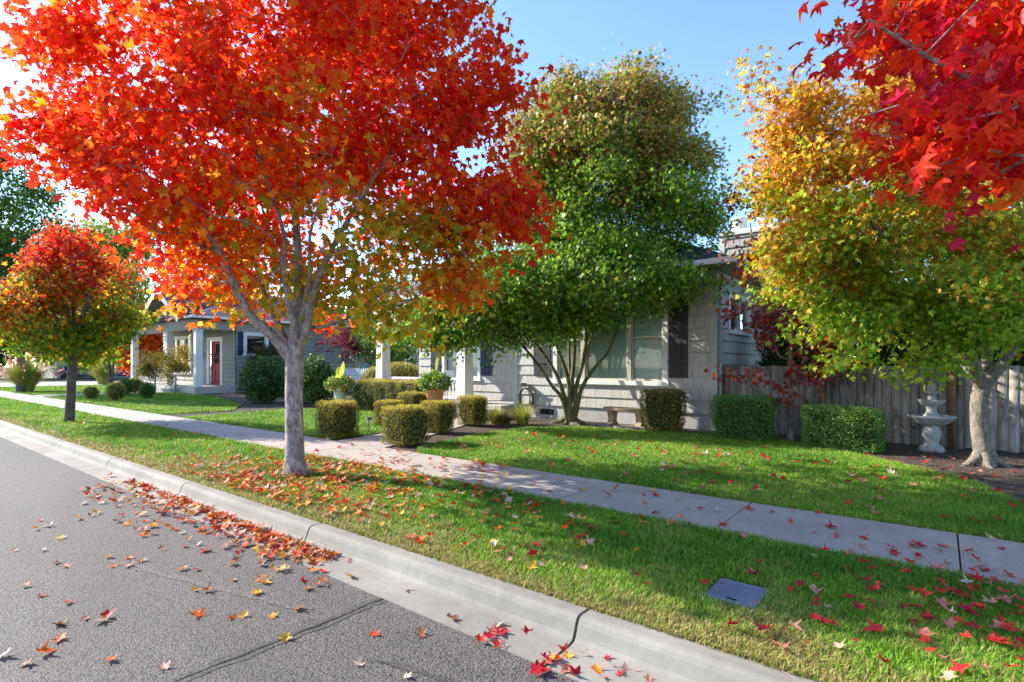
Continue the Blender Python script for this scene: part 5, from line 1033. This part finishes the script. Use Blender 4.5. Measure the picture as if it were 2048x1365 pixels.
# planted pots
def pot(name, label, c, z0, prof, mat, seed, stemr, leafh, fol, nfol, fr_, canna):
    e = empty(name, (c[0], c[1], z0), label, "planter"); MB().lathe(prof, (c[0], c[1], z0), 28).build("pot", M[mat], e, smooth=True); top = z0 + prof[-2][1]
    rs = np.random.RandomState(seed); u = rs.normal(size=(nfol, 3)); u = unit(u) * (.6 + .4 * rs.rand(nfol, 1)) * (fr_, fr_, fr_ * .62) + (c[0], c[1], top + fr_ * .42); o_ = unit(u - np.array((c[0], c[1], top)))
    leaves("foliage", e, M['gleaf'], u, o_ + rs.normal(size=(nfol, 3)) * .5, o_ * .5 + rs.normal(size=(nfol, 3)) * .6 + (0,0,.6), .07 * (.6 + .8 * rs.rand(nfol)), fol(u, rs), 'round')
    V = []; FQ = []; C = []
    for (a, tilt, L, wd, hb) in canna:
        ca, sa = math.cos(a), math.sin(a); b = Vector((c[0], c[1], top + .1)); st_ = b + Vector((ca * tilt * .3, sa * tilt * .3, hb)); n0 = len(V)
        for k in range(9):
            t = k / 8; p = st_ + Vector((ca * tilt * t * L, sa * tilt * t * L, L * t * (1 - .25 * tilt * t))); w = wd * math.sin(math.pi * min(1, .08 + .92 * t) ** .8) * (1 if t < 1 else 0)
            for s in (-1, 0, 1): V.append((p.x - s * w * sa, p.y + s * w * ca, p.z + abs(s) * w * .25)); C.append((.50,.58,.03) if s else (.58,.62,.08))
        for k in range(8): FQ += [(n0+3*k, n0+3*k+1, n0+3*k+4, n0+3*k+3), (n0+3*k+1, n0+3*k+2, n0+3*k+5, n0+3*k+4)]
        n1 = len(V); 
        for (q, w) in ((b, .012), (st_, .01)): V += [(q.x - w, q.y, q.z), (q.x + w, q.y, q.z), (q.x, q.y + w, q.z)]; C += [(.2,.3,.04)] * 3
        FQ += [(n1, n1+1, n1+4, n1+3), (n1+1, n1+2, n1+5, n1+4), (n1+2, n1, n1+3, n1+5)]
    np_mesh("broad_leaves", np.array(V), np.array(FQ), M['leaf'], e, np.array(C), smooth=True)
FG = [(.10,.22,.03),(.16,.30,.04),(.30,.38,.05),(.45,.45,.35)]
pot("planter", "large terracotta pot with trailing leaves and a tall yellow-green leaf by the porch rail", (-11.55, 10.95), .30, [(.17,0),(.19,.02),(.27,.42),(.30,.46),(.28,.50),(.22,.50)], 'terra', 3, .02, .5, pal(FG, [3,3,2,.6]), 1100, .50, [(1.2, .12, .62, .12, .42), (3.6, .7, .35, .09, .2), (2.6, .5, .4, .1, .15), (-.3, .5, .35, .08, .1)])
pot("urn_planter", "slender white urn with bright leaves between the dark bush and the long hedge", (-16.0, 10.75), 0, [(.15,0),(.16,.03),(.11,.10),(.14,.3),(.2,.62),(.21,.66),(.18,.68)], 'pot', 4, .02, .5, pal(FG + [(.6,.2,.05)], [3,3,3,.3,1]), 900, .48, [(2.6, .6, .55, .12, .25), (.3, .2, .55, .11, .35), (-.8, .6, .3, .09, .2)])
MB().box(-11.85, -11.25, 10.65, 11.25, -.01, .30).build("plinth", M['porchc'], None); tag(bpy.data.objects["plinth"], "low concrete plinth under the terracotta pot", "plinth")
# porch chair
cx, cy = XA(893, 13.0), 13.0; cr_ = empty("porch_chair", (cx, cy, PF), "white cushioned chair on the shingled house porch", "chair")
mb = MB(); 
for sx in (-.28, .28):
    for sy in (-.25, .25): mb.box(cx+sx-.02, cx+sx+.02, cy+sy-.02, cy+sy+.02, PF, PF + .62)
    mb.box(cx+sx-.03, cx+sx+.03, cy-.28, cy+.28, PF + .62, PF + .65)
mb.box(cx-.26, cx+.26, cy-.24, cy+.24, PF + .34, PF + .38); mb.build("frame", M['metal'], cr_)
MB().box(cx-.24, cx+.24, cy-.23, cy+.2, PF + .385, PF + .50).build("seat_cushion", M['cushion'], cr_, bevel=.04); MB().hexa([(cx-.24,cy+.08,PF+.5),(cx+.24,cy+.08,PF+.5),(cx+.24,cy+.2,PF+.5),(cx-.24,cy+.2,PF+.5)], [(cx-.24,cy+.14,PF+1.0),(cx+.24,cy+.14,PF+1.0),(cx+.24,cy+.26,PF+1.0),(cx-.24,cy+.26,PF+1.0)]).build("back_cushion", M['cushion'], cr_, bevel=.04)

# ------------------------------------------------------------------ person behind the picket fence
ppx, ppy = P(730, 725, 31.4)[:2]; pe = empty("person", (ppx, ppy, 0.15), "person in a light blue open-collared shirt standing behind the white picket fence", "person")
deck = struct(MB().box(ppx - 1.2, ppx + 1.2, ppy - .8, ppy + .9, -.01, .15).build("patio", M['porchc'], None))
def skinned(name, verts, edges, rad, mat, parent, root=0, sub=2):
    o_ = org(parent); me = bpy.data.meshes.new(name); me.from_pydata([(v[0] + ppx - o_.x, v[1] + ppy - o_.y, v[2] + .15 - o_.z) for v in verts], edges, []); o = link(name, me, mat, parent)
    s = o.modifiers.new("skin", 'SKIN'); me_s = me.skin_vertices[0] if me.skin_vertices else None
    if me_s is None:
        import bmesh; bm = bmesh.new(); bm.from_mesh(me); bm.verts.layers.skin.verify(); bm.to_mesh(me); bm.free()
    for i, r in enumerate(rad): me.skin_vertices[0].data[i].radius = (r, r) if not hasattr(r, '__len__') else r
    me.skin_vertices[0].data[root].use_root = True; m = o.modifiers.new("sub", 'SUBSURF'); m.levels = sub; m.render_levels = sub
    return o
fx_, fy_ = ST * .97, -CT * .97       # faces the street and the camera
def bp(s, f, z): return (s * CT * -1 + f * fx_, s * ST * -1 + f * fy_, z)
bv = [bp(0,0,.95), bp(0,.01,1.12), bp(0,.01,1.32), bp(0,0,1.47), bp(0,.01,1.55), bp(0,.03,1.64), bp(0,.025,1.74)]; be = [(i, i+1) for i in range(6)]; brd = [(.15,.11),(.14,.10),(.17,.11),(.08,.07),.052,(.075,.09),(.07,.085)]
for s in (-1, 1):
    i = len(bv); bv += [bp(s*.19,0,1.42), bp(s*.27,-.02,1.17), bp(s*.24,.12,.95), bp(s*.23,.17,.89)]; be += [(3, i), (i, i+1), (i+1, i+2), (i+2, i+3)]; brd += [.06,.045,.032,.034]
    for k, (ds, df, dz) in enumerate([(-.03,.02,-.08),(-.01,.03,-.09),(.012,.03,-.085),(.03,.02,-.07),(-.045,.035,-.03)]):
        j = len(bv); bv += [bp(s*(.23+ds*.7), .17+df*.6, .89+dz*.5), bp(s*(.23+ds), .17+df, .89+dz)]; be += [(i+3, j), (j, j+1)]; brd += [.010,.008]
    i = len(bv); bv += [bp(s*.10,0,.88), bp(s*.11,.02,.48), bp(s*.12,-.02,.08), bp(s*.13,.12,.03)]; be += [(0, i), (i, i+1), (i+1, i+2), (i+2, i+3)]; brd += [.09,.06,.045,.035]
body = skinned("body", bv, be, brd, M['skin'], pe)
sv = [bp(0,0,.93), bp(0,.01,1.12), bp(0,.01,1.30), bp(0,0,1.44)]; se = [(0,1),(1,2),(2,3)]; sr = [(.19,.15),(.18,.14),(.20,.15),(.12,.10)]
for s in (-1, 1): i = len(sv); sv += [bp(s*.20,0,1.40), bp(s*.28,-.02,1.16)]; se += [(3, i), (i, i+1)]; sr += [.085,.07]
skinned("shirt", sv, se, sr, M['shirt'], pe)
tv = [bp(0,0,.94)]; te = []; trr = [(.18,.14)]
for s in (-1, 1): i = len(tv); tv += [bp(s*.10,0,.86), bp(s*.11,.02,.48), bp(s*.12,-.02,.10)]; te += [(0,i),(i,i+1),(i+1,i+2)]; trr += [.11,.08,.065]
skinned("trousers", tv, te, trr, M['trouser'], pe)
skinned("hair", [bp(0,-.02,1.68), bp(0,-.01,1.79)], [(0,1)], [(.078,.08),(.072,.08)], M['hair'], pe)

# ------------------------------------------------------------------ far across the cross street
def car(name, label, c, yaw, paint):
    e = empty(name, (c[0], c[1], 0), label, "car"); ca, sa = math.cos(yaw), math.sin(yaw)
    def tr_(pts): return [(c[0] + x*ca - y*sa, c[1] + x*sa + y*ca, z) for x, y, z in pts]
    prof = [(-2.2,.35),(-2.25,.75),(-2.1,.95),(-1.3,1.0),(1.0,1.0),(2.1,.85),(2.25,.6),(2.2,.35)]; n = len(prof)
    v = [(x, s*.88, z) for s in (-1, 1) for x, z in prof]; MB().add(tr_(v), [tuple(range(n)), tuple(range(n, 2*n))[::-1]] + [(i, n+i, n+(i+1) % n, (i+1) % n) for i in range(n)]).build("body", M[paint], e, bevel=.05)
    b = [(-1.7,-.8,1.0),(1.0,-.8,1.0),(1.0,.8,1.0),(-1.7,.8,1.0)]; t = [(-1.2,-.62,1.45),(.35,-.62,1.45),(.35,.62,1.45),(-1.2,.62,1.45)]; MB().hexa(tr_(b), tr_(t)).build("windows", M['dark'], e, bevel=.03)
    MB().hexa(tr_([(x*.98-.01, y, 1.452) for x, y, z in t]), tr_([(x*.9, y*.92, 1.49) for x, y, z in t])).build("roof", M[paint], e, bevel=.02)
    for wx in (-1.4, 1.4):
        for s in (-1, 1): p0, p1 = tr_([(wx, s*.72, .33), (wx, s*.9, .33)]); MB().tube([p0, p1], .33, 20).build("wheel", M['rubber'], e)
    for s in (-1, 1): p0, p1 = tr_([(2.15, s*.6, .72), (2.24, s*.6, .70)]); MB().tube([p0, p1], .1, 10).build("headlight", M['lampg'], e)
car("parked_car", "dark blue car parked across the side street behind the porch post", (*G(247, 760), ), 1.2, 'bluecar')
car("parked_car", "dark grey car parked behind the plume grasses, farther along the side street", (*G(160, 757), ), 1.3, 'greycar')
hx_, hy_ = -84, 24; fh = empty("far_house", (hx_, hy_, 0), "low grey house across the side street, mostly hidden by trees", "house")
MB().box(hx_-5, hx_+5, hy_-8, hy_+8, 0, 3).build("wall", M['siding'], fh); hip(fh, hx_-5.6, hx_+5.6, hy_-8.6, hy_+8.6, 3, .45, M['nroof'])
for k in (-5, -1, 4): w_o = MB().box(hx_+5.0, hx_+5.06, hy_+k-.8, hy_+k+.8, .9, 2.3).build("window", M['white'], fh); MB().box(hx_+5.061, hx_+5.08, hy_+k-.68, hy_+k+.68, 1.0, 2.2).build("pane", M['dark'], w_o)
gh = empty("far_house", (-52, 44, 0), "pale house roof and wall beyond the back yards, behind the taupe house", "house")
MB().box(-58, -46, 40, 50, 0, 3).build("wall", M['siding'], gh); hip(gh, -58.6, -45.4, 39.4, 50.6, 3, .45, M['nroof'])

# ------------------------------------------------------------------ fallen leaves
def fallen(seed):
    rs = np.random.RandomState(seed); o = [(0,0),(.20,-.05),(.36,.03),(.27,.14),(.24,.26),(.42,.40),(.63,.60),(.45,.58),(.22,.52),(.20,.70),(.12,.82),(0,1.02)]
    out = o + [(-x, y) for x, y in o[-2:0:-1]]; pts = np.array([(0, .36)] + out + [(x*.5, .36 + (y-.36)*.5) for x, y in out]); n = len(out)
    k1, k2, a1, a2 = rs.uniform(.15, 1.2), rs.uniform(-.5, 1.1), rs.rand() * 6.28, rs.rand() * 6.28; x, y = pts[:, 0], pts[:, 1] - .4
    z = k1 * (x*np.cos(a1) + y*np.sin(a1)) ** 2 + k2 * .6 * (x*np.cos(a2) + y*np.sin(a2)) ** 2 + .10 * np.sin(5*x + a2) * np.hypot(x, y) + rs.normal(size=len(x)) * .018
    V = np.stack([x, y, z], 1); V[:, 2] -= V[:, 2].min(); F3 = [(0, n+1+i, n+1+(i+1) % n) for i in range(n)]; F4 = [(n+1+i, 1+i, 1+(i+1) % n, n+1+(i+1) % n) for i in range(n)]
    b = len(V); b0 = V[1]; st = np.array([b0 + (0, 0, 0), b0 + (.01, -.25, .05 + rs.rand()*.1), b0 + (rs.uniform(-.15,.15), -.5, .02)]); w = .012
    S = np.array([q + d for q in st for d in ((-w,0,0),(w,0,0))]); V = np.vstack([V, S]); F4 += [(b, b+1, b+3, b+2), (b+2, b+3, b+5, b+4)]
    return V, np.array(F3), np.array(F4)
FV = [fallen(s) for s in range(8)]
FC = [[(.70,.07,.014),(.80,.15,.015),(.58,.04,.014),(.80,.27,.03),(.75,.40,.05),(.40,.09,.03),(.30,.12,.05)], [(.55,.03,.03),(.45,.015,.03),(.62,.05,.03),(.66,.22,.16)]]
PALE = [(.72,.40,.28),(.66,.50,.38),(.6,.3,.2)]
r5 = random.Random(77); rs = np.random.RandomState(77); L = []      # x, y, z, scale, palette, place
def inn(x, y, z): d = -ST*x + CT*y; px = 1024 + (CT*x+ST*y)/d*F if d > .5 else -1; py = HOR - (z-H)/d*F if d > .5 else -1; return 0 < px < 2048 and 0 < py < 1365, d
def addl(n, fx, fy, z, pal_, place, s0=.042, s1=.088):
    k = 0; t = 0
    while k < n and t < n * 40:
        t += 1; x, y = fx(), fy(); ok, d = inn(x, y, z)
        if ok: L.append((x, y, z + r5.uniform(0, .012), r5.uniform(s0, s1), pal_, place, d)); k += 1
g_ = r5.gauss; u_ = r5.uniform
addl(460, lambda: -4.0 - abs(g_(0, 1)) * 1.9 if r5.random() < .75 else u_(-9, -3.8), lambda: 2.68 - abs(g_(0, .16)), -.138, 0, "gutter")
addl(95, lambda: u_(-9, -3.4), lambda: 2.45 - abs(g_(0, .38)), -.148, 0, "road")
addl(52, lambda: u_(-8, -1.5), lambda: u_(.4, 2.35), -.148, 0, "road")
addl(22, lambda: u_(-2.2, -.6), lambda: u_(2.3, 2.68), -.138, 1, "gutter")
addl(9, lambda: u_(-4, -1), lambda: u_(2.45, 2.68), -.138, 0, "gutter")
addl(950, lambda: g_(-6.5, 1.3), lambda: u_(2.98, 4.9), .035, 0, "strip")
addl(120, lambda: u_(-5.4, -2.0), lambda: u_(3.0, 4.9), .045, 0, "strip")
addl(120, lambda: g_(-5.6, 1.5), lambda: u_(4.98, 6.15), .018, 0, "pavement")
addl(26, lambda: u_(-3, 2.2), lambda: u_(4.98, 6.15), .018, 1, "pavement")
addl(22, lambda: .7 - abs(g_(0, .8)), lambda: u_(4.95, 5.6), .018, 1, "pavement")
addl(105, lambda: 1.5 - abs(g_(0, 1.2)), lambda: u_(3.0, 4.9), .052, 1, "strip")
addl(150, lambda: u_(-7, 2.2), lambda: u_(6.3, 9.5), .05, 1, "lawn", .06, .09)
addl(40, lambda: u_(-20, -9), lambda: u_(3, 4.9), .04, 0, "strip"); addl(12, lambda: u_(-16, -9), lambda: u_(5, 6.1), .018, 0, "pavement"); addl(60, lambda: u_(-5, 2.2), lambda: u_(9, 11.6), .02, 1, "bed", .05, .08)
L = [q for q in L if q[5] != "lawn" or inside(LAWN, np.array([q[0]]), np.array([q[1]]))[0]]
L.sort(key=lambda q: q[6] / q[3]); SOLO = L[:296]; REST = L[296:]
where = {"gutter": ("fallen maple leaf lying in the concrete gutter", "fallen leaves in the gutter"), "road": ("fallen maple leaf lying on the dark asphalt", "fallen leaves on the asphalt"),
         "strip": ("fallen maple leaf lying in the grass strip", "fallen leaves in the grass strip"), "pavement": ("fallen maple leaf lying on the concrete pavement", "fallen leaves on the pavement"),
         "lawn": ("fallen maple leaf lying on the front lawn", "fallen leaves on the lawn"), "bed": ("fallen leaf on the dark mulch bed", "fallen leaves on the bed")}
cache = {}
def leafmesh(v, c):
    if (v, c) not in cache:
        V, F3, F4 = FV[v]; me_o = np_mesh("fallen_leaf", V, [F3, F4], M['dryleaf'], None, np.tile(np.array(c), (len(V), 1))); cache[(v, c)] = me_o.data; bpy.data.objects.remove(me_o)
    return cache[(v, c)]
def lcol(p): return r5.choice(PALE) if r5.random() < .2 else r5.choice(FC[p])
for (x, y, z, s, p, pl_, d) in SOLO:
    o = bpy.data.objects.new("fallen_leaf", leafmesh(r5.randrange(8), lcol(p))); COL.objects.link(o); o.location = (x, y, z); o.scale = (s * u_(.8, 1.2), s * 1.15, s * u_(.8, 1.3))
    o.rotation_euler = (g_(0, .22), g_(0, .22), u_(0, 6.28)); lb_, gr = where[pl_]; tag(o, lb_, "leaf", gr)
VV = []; T3 = []; T4 = []; CCo = []; off = 0
for (x, y, z, s, p, pl_, d) in REST:
    V, F3, F4 = FV[r5.randrange(8)]; a = u_(0, 6.28); tx, ty = g_(0, .25), g_(0, .25); R = np.array([(math.cos(a), -math.sin(a), 0), (math.sin(a), math.cos(a), 0), (0, 0, 1)]); W = V * s * 1.15; W[:, 2] += W[:, 0] * tx + W[:, 1] * ty; W[:, 2] -= min(0, W[:, 2].min())
    VV.append(W @ R.T + (x, y, z)); T3.append(F3 + off); T4.append(F4 + off); CCo.append(np.tile(lcol(p), (len(V), 1))); off += len(V)
tag(np_mesh("leaf_litter", np.vstack(VV), [np.vstack(T3), np.vstack(T4)], M['dryleaf'], None, np.vstack(CCo)), "scattered red and orange leaf litter around the big maple and along the gutter", "leaf litter", None, "stuff")
